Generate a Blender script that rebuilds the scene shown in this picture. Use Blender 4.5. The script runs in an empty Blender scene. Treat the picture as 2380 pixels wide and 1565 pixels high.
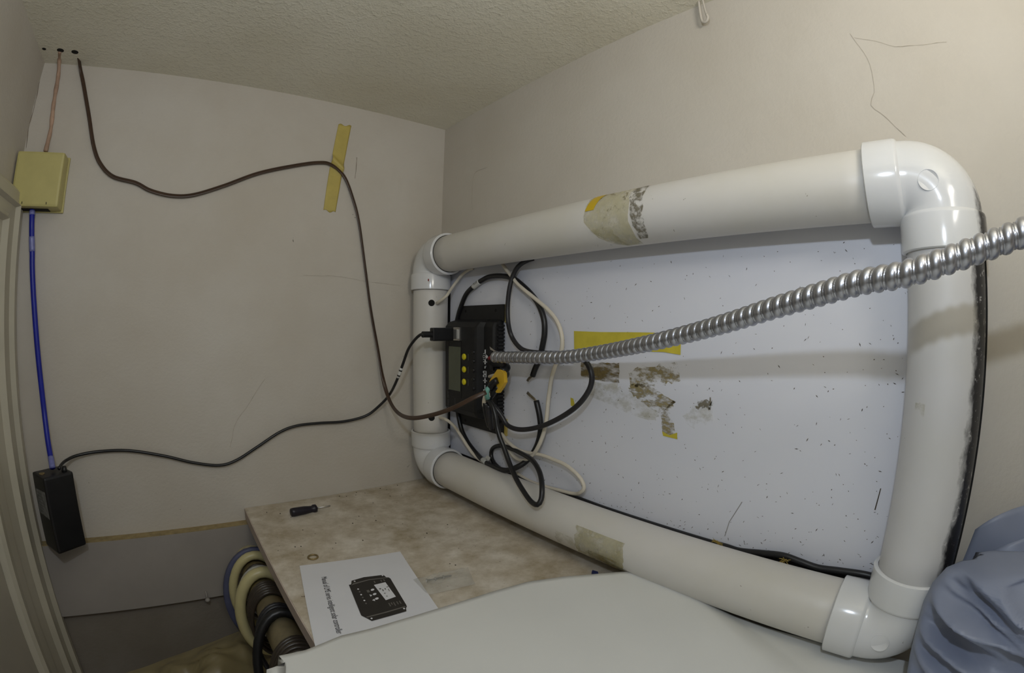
import bpy, bmesh, math, random
from mathutils import Vector, Matrix, noise

# ------------------------------------------------------------------ camera, light, exposure
S = bpy.context.scene
U = 0.36                     # distance camera - right wall in metres; every coordinate below is in this unit
EYE = 1.45                   # camera height above the floor in metres
R = random.Random(7)

def V(x, y, z):
    return Vector((x * U, y * U, z * U + EYE))

cam_data = bpy.data.cameras.new('camera')
cam = bpy.data.objects.new('camera', cam_data)
S.collection.objects.link(cam)
S.camera = cam
cam.matrix_world = Matrix.Translation((0, 0, EYE)) @ Matrix.Rotation(-0.699017, 4, 'Z') @ Matrix.Rotation(1.544895, 4, 'X') @ Matrix.Rotation(0.009423, 4, 'Z')
cam_data.type = 'PANO'
cam_data.sensor_fit = 'HORIZONTAL'
cam_data.sensor_width = 23.8
cam_data.clip_start = 0.005
cam_data.clip_end = 50
cc = cam_data
cc.panorama_type = 'FISHEYE_LENS_POLYNOMIAL'
cc.fisheye_fov = math.pi
cc.fisheye_polynomial_k0 = 0.0
cc.fisheye_polynomial_k1 = -0.0915587
cc.fisheye_polynomial_k2 = 0.0
cc.fisheye_polynomial_k3 = 0.000026228
cc.fisheye_polynomial_k4 = 0.0

world = bpy.data.worlds.new('world')
S.world = world
world.use_nodes = True
bg = world.node_tree.nodes['Background']
bg.inputs['Color'].default_value = (1.0, 0.93, 0.82, 1)
bg.inputs['Strength'].default_value = 0.25

# a small cool work lamp held just above the lens: it throws the hard shadows
key = bpy.data.lights.new('work_lamp', 'POINT')
key.energy = 1.46
key.color = (0.76, 0.86, 1.0)
key.shadow_soft_size = 0.008
lamp = bpy.data.objects.new('work_lamp', key)
S.collection.objects.link(lamp)
lamp.location = V(-0.10, -0.02, 0.38)
# a warm lamp behind the lens, turned up at the closet ceiling: it fills the upper walls
up = bpy.data.lights.new('ceiling_wash_lamp', 'AREA')
up.shape = 'DISK'
up.size = 0.3 * U
up.energy = 0.84
up.color = (1.0, 0.95, 0.86)
lamp2 = bpy.data.objects.new('ceiling_wash_lamp', up)
S.collection.objects.link(lamp2)
lamp2.location = V(0.20, -0.50, 0.55)
lamp2.rotation_euler = (V(0.3, -0.2, 0.832) - V(0.20, -0.50, 0.55)).to_track_quat('-Z', 'Y').to_euler()

vs = S.view_settings
vs.view_transform = 'Standard'
vs.look = 'None'
vs.gamma = 1
vs.exposure = 0.0
vs.use_curve_mapping = False

PATHS = {
    'cord_brown': [(-0.4407, 1.5750, 0.8457), (-0.4357, 1.6100, 0.8322), (-0.4260, 1.6340, 0.8061), (-0.4030, 1.6370, 0.7547), (-0.3619, 1.6370, 0.6515), (-0.3263, 1.6370, 0.5517), (-0.2951, 1.6370, 0.4965), (-0.2471, 1.6370, 0.4570), (-0.1684, 1.6370, 0.4406), (-0.1153, 1.6370, 0.4185), (-0.0418, 1.6370, 0.4064), (0.0298, 1.6370, 0.4145), (0.1286, 1.6370, 0.4537), (0.2434, 1.6370, 0.5099), (0.3641, 1.6370, 0.5523), (0.4590, 1.6370, 0.5792), (0.5091, 1.6370, 0.5787), (0.5629, 1.6370, 0.5418), (0.6026, 1.6370, 0.4640), (0.6338, 1.6370, 0.3690), (0.6667, 1.6370, 0.1940), (0.6905, 1.6370, 0.0509), (0.7141, 1.6250, -0.0929), (0.7232, 1.6000, -0.2035), (0.7250, 1.5500, -0.2772), (0.7172, 1.4646, -0.3100), (0.7054, 1.3457, -0.3065), (0.7174, 1.2400, -0.2814), (0.7444, 1.1590, -0.2501), (0.7831, 1.1036, -0.2139), (0.8148, 1.0835, -0.1977)],
    'old_wire': [(-0.4948, 1.5600, 0.8344), (-0.5072, 1.6200, 0.8320), (-0.5014, 1.6400, 0.7801), (-0.4940, 1.6400, 0.6892), (-0.4848, 1.6400, 0.6017), (-0.4834, 1.6250, 0.5228)],
    'cable_blue': [(-0.4949, 1.6100, 0.3384), (-0.4894, 1.6050, 0.2935), (-0.4862, 1.6100, 0.2495), (-0.4808, 1.6100, 0.2050), (-0.4780, 1.6100, 0.1669), (-0.4659, 1.6100, 0.0411), (-0.4579, 1.6100, -0.0594), (-0.4504, 1.6100, -0.1732), (-0.4468, 1.6100, -0.2629), (-0.4365, 1.5800, -0.3477), (-0.4259, 1.5500, -0.3924), (-0.4199, 1.5300, -0.4104)],
    'cable_usb': [(-0.3997, 1.5300, -0.4139), (-0.3971, 1.5600, -0.4094), (-0.3858, 1.5900, -0.4049), (-0.3539, 1.6150, -0.3982), (-0.2837, 1.6300, -0.3934), (-0.1833, 1.6300, -0.3964), (-0.0709, 1.6300, -0.4208), (0.0274, 1.6300, -0.4518), (0.1142, 1.6300, -0.4687), (0.1751, 1.6300, -0.4567), (0.2541, 1.6300, -0.4162), (0.3339, 1.6300, -0.3736), (0.3974, 1.6300, -0.3564), (0.4774, 1.6300, -0.3542), (0.5765, 1.6300, -0.3569), (0.6587, 1.6200, -0.3418), (0.7036, 1.6000, -0.3068), (0.7347, 1.5700, -0.2616), (0.7310, 1.4992, -0.2013), (0.7412, 1.4676, -0.1384), (0.7451, 1.4358, -0.0876), (0.7525, 1.3997, -0.0527), (0.7619, 1.3780, -0.0364)],
    'loop_upper': [(0.9650, 1.4851, -0.0371), (0.9650, 1.4634, 0.0207), (0.9630, 1.4426, 0.0570), (0.9630, 1.4043, 0.1079), (0.9630, 1.3501, 0.1366), (0.9630, 1.3047, 0.1529), (0.9630, 1.2611, 0.1611), (0.9630, 1.1959, 0.1581), (0.9630, 1.1400, 0.1452), (0.9630, 1.0973, 0.1217), (0.9630, 1.0564, 0.0925), (0.9630, 1.0219, 0.0582), (0.9630, 1.0000, 0.0154), (0.9630, 0.9970, -0.0267), (0.9630, 1.0058, -0.0660), (0.9630, 1.0170, -0.1026), (0.9630, 1.0357, -0.1337), (0.9630, 1.0466, -0.1564)],
    'strand_upper': [(0.9600, 1.0419, -0.1525), (0.9600, 1.0517, -0.1600), (0.9600, 1.0616, -0.1660), (0.9600, 1.0665, -0.1716)],
    'loop_lower': [(0.9650, 1.4620, -0.3236), (0.9630, 1.4481, -0.3591), (0.9630, 1.4300, -0.3980), (0.9630, 1.3943, -0.4330), (0.9630, 1.3595, -0.4547), (0.9630, 1.3357, -0.4659), (0.9500, 1.2817, -0.4735), (0.9300, 1.1995, -0.4734), (0.9200, 1.1180, -0.4643), (0.9300, 1.0762, -0.4449), (0.9500, 1.0578, -0.4263), (0.9630, 1.0422, -0.4001), (0.9630, 1.0184, -0.3600), (0.9630, 1.0074, -0.3166), (0.9630, 1.0133, -0.2734), (0.9630, 1.0284, -0.2299)],
    'strand_lower': [(0.9600, 1.0257, -0.2309), (0.9600, 1.0380, -0.2240), (0.9600, 1.0531, -0.2174), (0.9600, 1.0658, -0.2104)],
    'cable_loop_b': [(0.9780, 1.0640, 0.2045), (0.9700, 1.0907, 0.1976), (0.9550, 1.1098, 0.1807), (0.9500, 1.1301, 0.1506), (0.9450, 1.1397, 0.1091), (0.9450, 1.1471, 0.0572), (0.9450, 1.1436, 0.0050), (0.9550, 1.1387, -0.0366), (0.9550, 1.1063, -0.0666), (0.9550, 1.0701, -0.0803), (0.9500, 0.9965, -0.0830), (0.9400, 0.9191, -0.0802), (0.9300, 0.8475, -0.0806), (0.9200, 0.8033, -0.0907), (0.9200, 0.7840, -0.1090), (0.9200, 0.7751, -0.1352), (0.9200, 0.7842, -0.1674), (0.9200, 0.8191, -0.2093), (0.9200, 0.8743, -0.2486), (0.9200, 0.9469, -0.2862), (0.9200, 1.0168, -0.3104), (0.9100, 1.0602, -0.3160), (0.9050, 1.0961, -0.3086), (0.9000, 1.1117, -0.2880), (0.8900, 1.1266, -0.2649), (0.8850, 1.1481, -0.2466), (0.8820, 1.1584, -0.2338)],
    'cable_loop_c': [(0.8700, 1.1482, -0.2330), (0.8680, 1.1233, -0.2483), (0.8680, 1.1067, -0.2799), (0.8680, 1.0983, -0.3127), (0.8680, 1.0847, -0.3410), (0.8700, 1.0684, -0.3688), (0.8650, 1.0361, -0.4087), (0.8500, 0.9879, -0.4411), (0.8350, 0.9369, -0.4637), (0.8250, 0.8936, -0.4796), (0.8200, 0.8642, -0.4781), (0.8300, 0.8604, -0.4645), (0.8400, 0.8684, -0.4392), (0.8600, 0.8935, -0.4186), (0.8800, 0.9286, -0.4025), (0.9100, 0.9892, -0.3959), (0.9400, 1.0782, -0.3985), (0.9550, 1.1501, -0.4001), (0.9620, 1.2049, -0.4071), (0.9650, 1.2448, -0.4258), (0.9650, 1.2540, -0.4516), (0.9600, 1.2320, -0.4733), (0.9550, 1.1837, -0.4859), (0.9650, 1.1440, -0.4951), (0.9730, 1.0872, -0.5029), (0.9730, 1.0351, -0.5038), (0.9740, 0.8796, -0.4984), (0.9740, 0.7355, -0.5007), (0.9740, 0.5691, -0.5013), (0.9740, 0.4467, -0.5003), (0.9720, 0.3890, -0.4984), (0.9700, 0.3551, -0.4978), (0.9680, 0.3027, -0.4875), (0.9660, 0.2522, -0.4791), (0.9650, 0.2114, -0.4822), (0.9650, 0.1717, -0.4860), (0.9650, 0.1250, -0.4810), (0.9650, 0.0702, -0.4763), (0.9700, 0.0240, -0.4814)],
    'wire_w1': [(0.9050, 1.5173, 0.0778), (0.8850, 1.4705, 0.0756), (0.8900, 1.4521, 0.0851), (0.9000, 1.4384, 0.1008), (0.9200, 1.4482, 0.1201), (0.9450, 1.4505, 0.1499), (0.9600, 1.4301, 0.1798), (0.9680, 1.3996, 0.1960), (0.9720, 1.3777, 0.2003)],
    'wire_w2': [(0.9720, 1.2137, 0.2061), (0.9550, 1.1780, 0.1867), (0.9550, 1.1526, 0.1632), (0.9550, 1.1144, 0.1291), (0.9550, 1.0676, 0.0993), (0.9550, 1.0135, 0.0675), (0.9550, 0.9714, 0.0408), (0.9550, 0.9397, 0.0122), (0.9550, 0.9219, -0.0188), (0.9550, 0.9161, -0.0527), (0.9550, 0.9249, -0.0904), (0.9550, 0.9440, -0.1199), (0.9600, 0.9638, -0.1614), (0.9600, 0.9690, -0.1910), (0.9600, 0.9746, -0.2243), (0.9550, 0.9743, -0.2698), (0.9500, 0.9795, -0.3165), (0.9450, 0.9990, -0.3668), (0.9450, 1.0275, -0.4007), (0.9500, 1.0734, -0.4256), (0.9550, 1.1165, -0.4261), (0.9600, 1.1504, -0.4084), (0.9650, 1.1796, -0.3852), (0.9680, 1.2009, -0.3671)],
    'wire_w3': [(0.9550, 1.1848, -0.3603), (0.9500, 1.1444, -0.3795), (0.9500, 1.1004, -0.3942), (0.9500, 1.0585, -0.3960), (0.9500, 0.9893, -0.3897), (0.9500, 0.9334, -0.3927), (0.9500, 0.8889, -0.3976), (0.9500, 0.8458, -0.4137), (0.9500, 0.8223, -0.4306), (0.9500, 0.8152, -0.4483), (0.9500, 0.8266, -0.4644), (0.9650, 0.8645, -0.4826), (0.9700, 0.9310, -0.4910), (0.9740, 1.0112, -0.4976), (0.9760, 1.0748, -0.4983), (0.9760, 1.1291, -0.4878)],
    'wire_w4': [(0.9100, 1.5074, -0.3463), (0.8880, 1.4555, -0.3428), (0.8900, 1.4283, -0.3453), (0.9000, 1.4108, -0.3556), (0.9200, 1.4090, -0.3761), (0.9400, 1.3962, -0.4134), (0.9500, 1.3687, -0.4485), (0.9550, 1.3348, -0.4726), (0.9600, 1.2952, -0.4866), (0.9700, 1.2763, -0.4980)],
    'conduit': [(0.8746, 1.1206, -0.0992), (0.8748, 1.0693, -0.0975), (0.8726, 0.9994, -0.0932), (0.8692, 0.9079, -0.0888), (0.8669, 0.8112, -0.0808), (0.8545, 0.6898, -0.0624), (0.8188, 0.5463, -0.0374), (0.7905, 0.4300, -0.0134), (0.7570, 0.3279, 0.0093), (0.7256, 0.2403, 0.0307), (0.6992, 0.1649, 0.0475), (0.6752, 0.0980, 0.0615), (0.6553, 0.0379, 0.0687), (0.6494, -0.0181, 0.0834), (0.6502, -0.0735, 0.1003), (0.6496, -0.1180, 0.1140), (0.6501, -0.1863, 0.1369)],
    'terminal_tail': [(0.8900, 1.0796, -0.1280), (0.9100, 1.1087, -0.1222), (0.9350, 1.1591, -0.1222), (0.9450, 1.1919, -0.1298)],
    'mint_wire': [(0.8650, 1.1327, -0.1931), (0.8580, 1.1322, -0.1971), (0.8550, 1.1344, -0.2062), (0.8600, 1.1397, -0.2196), (0.8700, 1.1478, -0.2308)],
    'white_wire_short': [(0.8720, 1.1379, -0.2173), (0.8680, 1.1528, -0.2204), (0.8660, 1.1590, -0.2319), (0.8660, 1.1615, -0.2510), (0.8700, 1.1604, -0.2638)],
    'bundle_left': [(0.8680, 1.1552, -0.2440), (0.8700, 1.1591, -0.2573), (0.8720, 1.1578, -0.2762), (0.8800, 1.1632, -0.3002), (0.8900, 1.1698, -0.3267)],
    'heat_a': [(0.8720, 1.1040, -0.1687), (0.8680, 1.1134, -0.1746), (0.8660, 1.1254, -0.1848), (0.8660, 1.1352, -0.1981)],
    'heat_b': [(0.8850, 1.1130, -0.1894), (0.8820, 1.1262, -0.1998), (0.8800, 1.1383, -0.2134), (0.8780, 1.1507, -0.2288)],
    'heat_back_a': [(0.8850, 1.1015, -0.1415), (0.8950, 1.0973, -0.1372), (0.9050, 1.1001, -0.1319), (0.9200, 1.1306, -0.1257), (0.9350, 1.1742, -0.1264), (0.9450, 1.2128, -0.1329)],
    'heat_back_b': [(0.8950, 1.1042, -0.1574), (0.9050, 1.1045, -0.1565), (0.9200, 1.1205, -0.1512), (0.9350, 1.1538, -0.1455), (0.9450, 1.1968, -0.1479)],
    'red_wire': [(0.9350, 1.2283, -0.1129), (0.9250, 1.2058, -0.1075), (0.9150, 1.1789, -0.1041), (0.9100, 1.1590, -0.1020), (0.9000, 1.1287, -0.1006)],
    'white_stub': [(0.9300, 1.2195, -0.1718), (0.9150, 1.1842, -0.1644), (0.9000, 1.1446, -0.1568)],
    'sheet_edge': [(0.0699, 0.7503, -0.6120), (0.1077, 0.7577, -0.6120), (0.1021, 0.7840, -0.6140), (0.1592, 0.7932, -0.6240), (0.2387, 0.8102, -0.6260), (0.2999, 0.7989, -0.6220), (0.3573, 0.7839, -0.6120), (0.4339, 0.7714, -0.6060), (0.4875, 0.7641, -0.6040), (0.5895, 0.7536, -0.6040), (0.6758, 0.7343, -0.6020), (0.7456, 0.6912, -0.5970), (0.7990, 0.6405, -0.5900), (0.8391, 0.6020, -0.5850), (0.8584, 0.5768, -0.5820), (0.8633, 0.5563, -0.5810), (0.8616, 0.4633, -0.5820), (0.8656, 0.3938, -0.5880), (0.8765, 0.3575, -0.6000), (0.8850, 0.3149, -0.6120), (0.8898, 0.2360, -0.6160), (0.9001, 0.1225, -0.6160), (0.9127, 0.0321, -0.6160), (0.9178, -0.0567, -0.6160), (0.9226, -0.1302, -0.6160)],
    'crack_a': [(1.0000, 1.3383, 0.5761), (1.0000, 1.4056, 0.5785), (1.0000, 1.4244, 0.5590), (1.0000, 1.4310, 0.5123), (1.0000, 1.4279, 0.4302)],
    'crack_b': [(1.0000, 0.0984, 0.6238), (1.0000, 0.0895, 0.5973), (1.0000, 0.0766, 0.5674), (1.0000, 0.0710, 0.5401), (1.0000, 0.0707, 0.5045), (1.0000, 0.0745, 0.4755), (1.0000, 0.0860, 0.4484), (1.0000, 0.0596, 0.4157), (1.0000, 0.0266, 0.3717)],
    'crack_c': [(1.0000, 0.0914, 0.6109), (1.0000, 0.0517, 0.5925), (1.0000, 0.0093, 0.5703), (1.0000, -0.0358, 0.5631), (1.0000, -0.0770, 0.5612), (1.0000, -0.0994, 0.5591)],
    'crack_d': [(0.6104, 1.6465, 0.6278), (0.6112, 1.6465, 0.5948), (0.6113, 1.6465, 0.5690), (0.6097, 1.6465, 0.5431)],
    'crack_e': [(0.4310, 1.6465, 0.1656), (0.5522, 1.6465, 0.1697), (0.6715, 1.6465, 0.1565), (0.8162, 1.6465, 0.1470)],
    'crack_f': [(-0.5705, 1.6465, 0.8134), (-0.5611, 1.6465, 0.7261), (-0.5610, 1.6465, 0.6886), (-0.5628, 1.6465, 0.6516), (-0.5623, 1.6465, 0.6298), (-0.5649, 1.6465, 0.6008), (-0.5590, 1.6465, 0.5372)],
    'crack_g': [(0.2925, 1.6465, -0.1874), (0.2684, 1.6465, -0.2229), (0.2202, 1.6465, -0.2861), (0.1792, 1.6465, -0.3421), (0.1585, 1.6465, -0.4145)],
}

PATHS['wire_w1'][:3] = [(0.905, 1.525, 0.0765), (0.8925, 1.492, 0.0768), (0.8860, 1.466, 0.0800)]
PATHS['wire_w4'][:2] = [(0.915, 1.525, -0.351), (0.9060, 1.492, -0.3515)]
PATHS['cable_usb'].append((0.768, 1.370, -0.036))

# ------------------------------------------------------------------ materials
MATS = {}
def srgb(r, g, b):
    return tuple(((c / 255) / 12.92 if c / 255 <= 0.04045 else ((c / 255 + 0.055) / 1.055) ** 2.4) for c in (r, g, b)) + (1,)

class Nodes:
    def __init__(self, name):
        self.m = bpy.data.materials.new(name)
        self.m.use_nodes = True
        self.t = self.m.node_tree
        self.p = self.t.nodes['Principled BSDF']
        self.out = self.t.nodes['Material Output']
        self.co = None
    def n(self, kind, **kw):
        nd = self.t.nodes.new(kind)
        for k, v in kw.items():
            setattr(nd, k, v)
        return nd
    def link(self, a, b):
        self.t.links.new(a, b)
    def coord(self):
        if not self.co:
            self.co = self.n('ShaderNodeTexCoord').outputs['Object']
        return self.co
    def noise(self, scale, detail=4, rough=0.55, stretch=None, offset=None):
        nd = self.n('ShaderNodeTexNoise')
        nd.inputs['Scale'].default_value = scale
        nd.inputs['Detail'].default_value = detail
        nd.inputs['Roughness'].default_value = rough
        src = self.coord()
        if stretch or offset:
            mp = self.n('ShaderNodeMapping')
            if stretch: mp.inputs['Scale'].default_value = stretch
            if offset: mp.inputs['Location'].default_value = offset
            self.link(src, mp.inputs['Vector']); src = mp.outputs['Vector']
        self.link(src, nd.inputs['Vector'])
        return nd.outputs['Fac']
    def ramp(self, fac, a, b, ca=(0, 0, 0, 1), cb=(1, 1, 1, 1)):
        nd = self.n('ShaderNodeValToRGB')
        nd.color_ramp.elements[0].position = a; nd.color_ramp.elements[0].color = ca
        nd.color_ramp.elements[1].position = b; nd.color_ramp.elements[1].color = cb
        self.link(fac, nd.inputs['Fac'])
        return nd.outputs['Color']
    def mix(self, fac, a, b):
        nd = self.n('ShaderNodeMix', data_type='RGBA')
        for s, v in ((nd.inputs[0], fac), (nd.inputs[6], a), (nd.inputs[7], b)):
            if hasattr(v, 'links'): self.link(v, s)
            else: s.default_value = v
        return nd.outputs[2]
    def math(self, op, a, b=0.0, clamp=False):
        nd = self.n('ShaderNodeMath', operation=op, use_clamp=clamp)
        for s, v in ((nd.inputs[0], a), (nd.inputs[1], b)):
            if hasattr(v, 'links'): self.link(v, s)
            else: s.default_value = v
        return nd.outputs[0]
    def axis(self, k, w=None):
        nd = self.n('ShaderNodeSeparateXYZ'); self.link(self.coord(), nd.inputs[0])
        return nd.outputs[k]
    def bump(self, h, strength, dist):
        nd = self.n('ShaderNodeBump')
        nd.inputs['Strength'].default_value = strength
        nd.inputs['Distance'].default_value = dist
        self.link(h, nd.inputs['Height'])
        self.link(nd.outputs[0], self.p.inputs['Normal'])
    def color(self, c):
        if hasattr(c, 'links'): self.link(c, self.p.inputs['Base Color'])
        else: self.p.inputs['Base Color'].default_value = c
    def specks(self, scale, size, density, seed=0.0):
        """small irregular flecks: voronoi cells, only some of them carry one"""
        mp = self.n('ShaderNodeMapping'); mp.inputs['Location'].default_value = (seed, seed * 2, seed * 3)
        self.link(self.coord(), mp.inputs['Vector'])
        wob = self.n('ShaderNodeTexNoise'); wob.inputs['Scale'].default_value = scale * 2.2
        self.link(mp.outputs[0], wob.inputs['Vector'])
        add = self.n('ShaderNodeMixRGB', blend_type='ADD'); add.inputs[0].default_value = 0.012 * 100 / scale
        self.link(mp.outputs[0], add.inputs[1]); self.link(wob.outputs['Color'], add.inputs[2])
        vo = self.n('ShaderNodeTexVoronoi'); vo.inputs['Scale'].default_value = scale
        self.link(add.outputs[0], vo.inputs['Vector'])
        d = self.math('LESS_THAN', vo.outputs['Distance'], size)
        sep = self.n('ShaderNodeSeparateColor'); self.link(vo.outputs['Color'], sep.inputs[0])
        on = self.math('LESS_THAN', sep.outputs[0], density)
        return self.math('MULTIPLY', d, on)

def plain(name, col, rough=0.5, metal=0.0, var=0.12, nscale=60, bump=0.0, spec=0.5):
    if name in MATS: return MATS[name]
    n = Nodes(name)
    n.color(n.mix(n.ramp(n.noise(nscale), 0.3, 0.7), tuple(c * (1 - var) for c in col[:3]) + (1,), tuple(min(1, c * (1 + var)) for c in col[:3]) + (1,)))
    n.p.inputs['Roughness'].default_value = rough
    n.p.inputs['Metallic'].default_value = metal
    n.p.inputs['Specular IOR Level'].default_value = spec
    if bump: n.bump(n.noise(nscale * 8), 0.3, bump)
    MATS[name] = n.m
    return n.m

def wall_mat(name, base, dirt, stain_amt=0.5, bump=0.0006, bscale=260):
    n = Nodes(name)
    big = n.ramp(n.noise(5.5, 5, 0.6), 0.35, 0.72)
    c = n.mix(n.math('MULTIPLY', big, stain_amt), base, dirt)
    streak = n.ramp(n.noise(9, 6, 0.7, stretch=(1, 1, 0.35), offset=(3, 1, 2)), 0.62, 0.80)
    c = n.mix(n.math('MULTIPLY', streak, 0.35), c, dirt)
    scratch = n.ramp(n.noise(30, 8, 0.75, offset=(5, 5, 1)), 0.735, 0.78)
    c = n.mix(n.math('MULTIPLY', scratch, 0.45), c, tuple(x * 0.45 for x in dirt[:3]) + (1,))
    sp = n.specks(38, 0.05, 0.10)
    c = n.mix(n.math('MULTIPLY', sp, 0.7), c, tuple(x * 0.35 for x in dirt[:3]) + (1,))
    n.color(c)
    n.p.inputs['Roughness'].default_value = 0.62
    n.p.inputs['Specular IOR Level'].default_value = 0.3
    n.bump(n.math('ADD', n.noise(bscale, 3), n.math('MULTIPLY', n.noise(24, 3), 1.5)), 0.5, bump)
    return n.m

M_WALL = wall_mat('painted_wall', srgb(202, 196, 186), srgb(184, 174, 158), 0.6)
M_WALL_R = wall_mat('painted_wall_right', srgb(204, 198, 188), srgb(190, 182, 168), 0.6)
def ceiling_mat():
    n = Nodes('textured_ceiling')
    n.color(n.mix(n.ramp(n.noise(6, 4), 0.3, 0.7), srgb(234, 230, 214), srgb(220, 214, 194)))
    n.p.inputs['Roughness'].default_value = 0.5
    n.p.inputs['Specular IOR Level'].default_value = 0.45
    a = n.ramp(n.noise(150, 5, 0.65, stretch=(1, 1.0, 1)), 0.48, 0.70)
    n.bump(n.math('ADD', a, n.noise(420, 3)), 0.55, 0.0011)
    return n.m
M_CEIL = ceiling_mat()
M_TRIM = plain('trim_paint', srgb(190, 184, 166), 0.38, var=0.06, nscale=20)
M_DOOR = plain('door_paint', srgb(172, 166, 152), 0.5, var=0.08, nscale=12)
M_CLEAT = plain('cleat_paint', srgb(156, 150, 144), 0.6, var=0.06, nscale=18)
M_LOWER = wall_mat('lower_wall_dark', srgb(140, 133, 124), srgb(116, 106, 92), 0.7)
M_LEDGE = plain('cleat_dusty_wood', srgb(158, 140, 100), 0.85, var=0.22, nscale=120)
M_FLOOR = plain('floor_dark', srgb(92, 84, 74), 0.8, nscale=14)

def shelf_mat():
    n = Nodes('shelf_stained_paint')
    c = n.mix(n.ramp(n.noise(9, 6, 0.65), 0.35, 0.7), srgb(230, 223, 212), srgb(216, 206, 190))
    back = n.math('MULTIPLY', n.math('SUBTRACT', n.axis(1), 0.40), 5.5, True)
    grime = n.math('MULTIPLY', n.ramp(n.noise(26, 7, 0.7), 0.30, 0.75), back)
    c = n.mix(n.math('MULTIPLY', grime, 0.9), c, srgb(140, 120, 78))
    blot = n.ramp(n.noise(38, 6, 0.72, offset=(2, 7, 0)), 0.66, 0.76)
    c = n.mix(n.math('MULTIPLY', blot, 0.55), c, srgb(120, 104, 76))
    c = n.mix(n.math('MULTIPLY', n.specks(120, 0.09, 0.10), 0.75), c, srgb(80, 66, 48))
    n.color(c)
    n.p.inputs['Roughness'].default_value = 0.6
    n.bump(n.noise(200), 0.3, 0.0004)
    return n.m
M_SHELF = shelf_mat()
M_SHELF_EDGE = plain('shelf_edge_paint', srgb(188, 172, 160), 0.6, var=0.08, nscale=30)

def panel_mat():
    n = Nodes('white_panel_laminate')
    c = n.mix(n.ramp(n.noise(8, 4), 0.3, 0.7), srgb(222, 224, 234), srgb(228, 229, 236))
    c = n.mix(n.math('MULTIPLY', n.specks(85, 0.11, 0.12), 0.85), c, srgb(96, 90, 84))
    c = n.mix(n.math('MULTIPLY', n.specks(150, 0.13, 0.10, 4.2), 0.6), c, srgb(110, 104, 98))
    n.color(c)
    n.p.inputs['Roughness'].default_value = 0.36
    n.p.inputs['Specular IOR Level'].default_value = 0.35
    return n.m
M_PANEL = panel_mat()

def pvc_mat(name, base, rough, smudge=0):
    n = Nodes(name)
    c = n.mix(n.ramp(n.noise(14, 5), 0.3, 0.72), base, tuple(x * k for x, k in zip(base[:3], (0.95, 0.94, 0.88))) + (1,))
    c = n.mix(n.math('MULTIPLY', n.specks(110, 0.07, 0.07, 1.3), 0.6), c, srgb(112, 104, 84))
    if smudge:   # black grime along the side of the pipe that faces away from the room's back wall
        r = 0.0675 * U
        side = n.math('DIVIDE', n.math('MULTIPLY', n.axis(1), -1.0), r)
        edge = n.math('ADD', side, n.math('MULTIPLY', n.math('SUBTRACT', n.noise(70, 7, 0.7, stretch=(1, 1, 0.5)), 0.5), 0.5))
        lo, hi = (0.60, 0.76) if smudge == 1 else (0.84, 1.04)
        f = n.ramp(edge, lo, hi)
        if smudge == 2:
            f = n.math('MULTIPLY', f, n.ramp(n.noise(55, 5, 0.6, offset=(1, 2, 3)), 0.40, 0.55))
        fleck = n.ramp(n.noise(240, 5, 0.7), 0.60, 0.66)
        f = n.math('MULTIPLY', f, n.math('SUBTRACT', 1.0, n.math('MULTIPLY', fleck, 0.7)))
        c = n.mix(f, c, srgb(34, 33, 36))
    n.color(c)
    n.p.inputs['Roughness'].default_value = rough
    n.p.inputs['Specular IOR Level'].default_value = 0.5
    n.bump(n.noise(55, 3), 0.15, 0.0003)
    return n.m
M_PVC = pvc_mat('pvc_pipe', srgb(214, 211, 207), 0.42)
M_PVC_SM = pvc_mat('pvc_pipe_smudged', srgb(208, 207, 208), 0.42, 1)
M_FIT = pvc_mat('pvc_fitting', srgb(222, 223, 226), 0.16)
M_FIT_SM = pvc_mat('pvc_fitting_smudged', srgb(222, 223, 226), 0.16, 2)

def decal_mat(name, c1, c2, scale, lo, hi, alpha=1.0, stretch=None, rough=0.7):
    n = Nodes(name)
    n.color(n.mix(n.noise(scale * 3, 5), c1, c2))
    n.p.inputs['Roughness'].default_value = rough
    f = n.ramp(n.noise(scale, 8, 0.72, stretch=stretch), lo, hi)
    n.link(n.math('MULTIPLY', f, alpha), n.p.inputs['Alpha'])
    return n.m
M_GLUE_BROWN = decal_mat('old_glue_brown', srgb(132, 116, 70), srgb(172, 158, 112), 120, 0.44, 0.58, 0.85, (1, 0.45, 1))
M_GLUE_DARK = decal_mat('old_glue_dark', srgb(96, 82, 46), srgb(150, 132, 84), 110, 0.38, 0.56, 0.92, (1, 0.30, 1))
M_GLUE_PALE = decal_mat('old_glue_pale', srgb(196, 188, 136), srgb(170, 158, 106), 60, 0.44, 0.72, 0.50, (1, 0.6, 1))
M_GLUE_GREY = decal_mat('old_glue_grey', srgb(104, 98, 82), srgb(140, 132, 112), 150, 0.42, 0.56, 0.85)
M_GLUE_CREAM = decal_mat('old_glue_cream', srgb(208, 202, 172), srgb(190, 180, 138), 50, 0.25, 0.60, 0.62)
M_TAPE = plain('masking_tape', srgb(190, 172, 92), 0.55, var=0.08, nscale=70)
M_TAPE_Y = plain('yellowed_tape', srgb(206, 190, 64), 0.45, var=0.14, nscale=40)
M_TAPE_Y2 = plain('yellow_tape_deep', srgb(200, 168, 30), 0.4, var=0.08, nscale=40)
M_BLACK = plain('black_plastic', srgb(20, 20, 22), 0.42, var=0.2, bump=0.0001)
M_BLACK_M = plain('black_powder_coat', srgb(18, 18, 19), 0.6, var=0.25, nscale=120, bump=0.0002)
M_CABLE = plain('black_cable', srgb(24, 24, 26), 0.38, var=0.15)
M_CABLE2 = plain('dark_grey_cable', srgb(38, 37, 40), 0.4, var=0.15)
M_BROWN = plain('brown_cord', srgb(66, 48, 36), 0.32, var=0.15)
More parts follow.
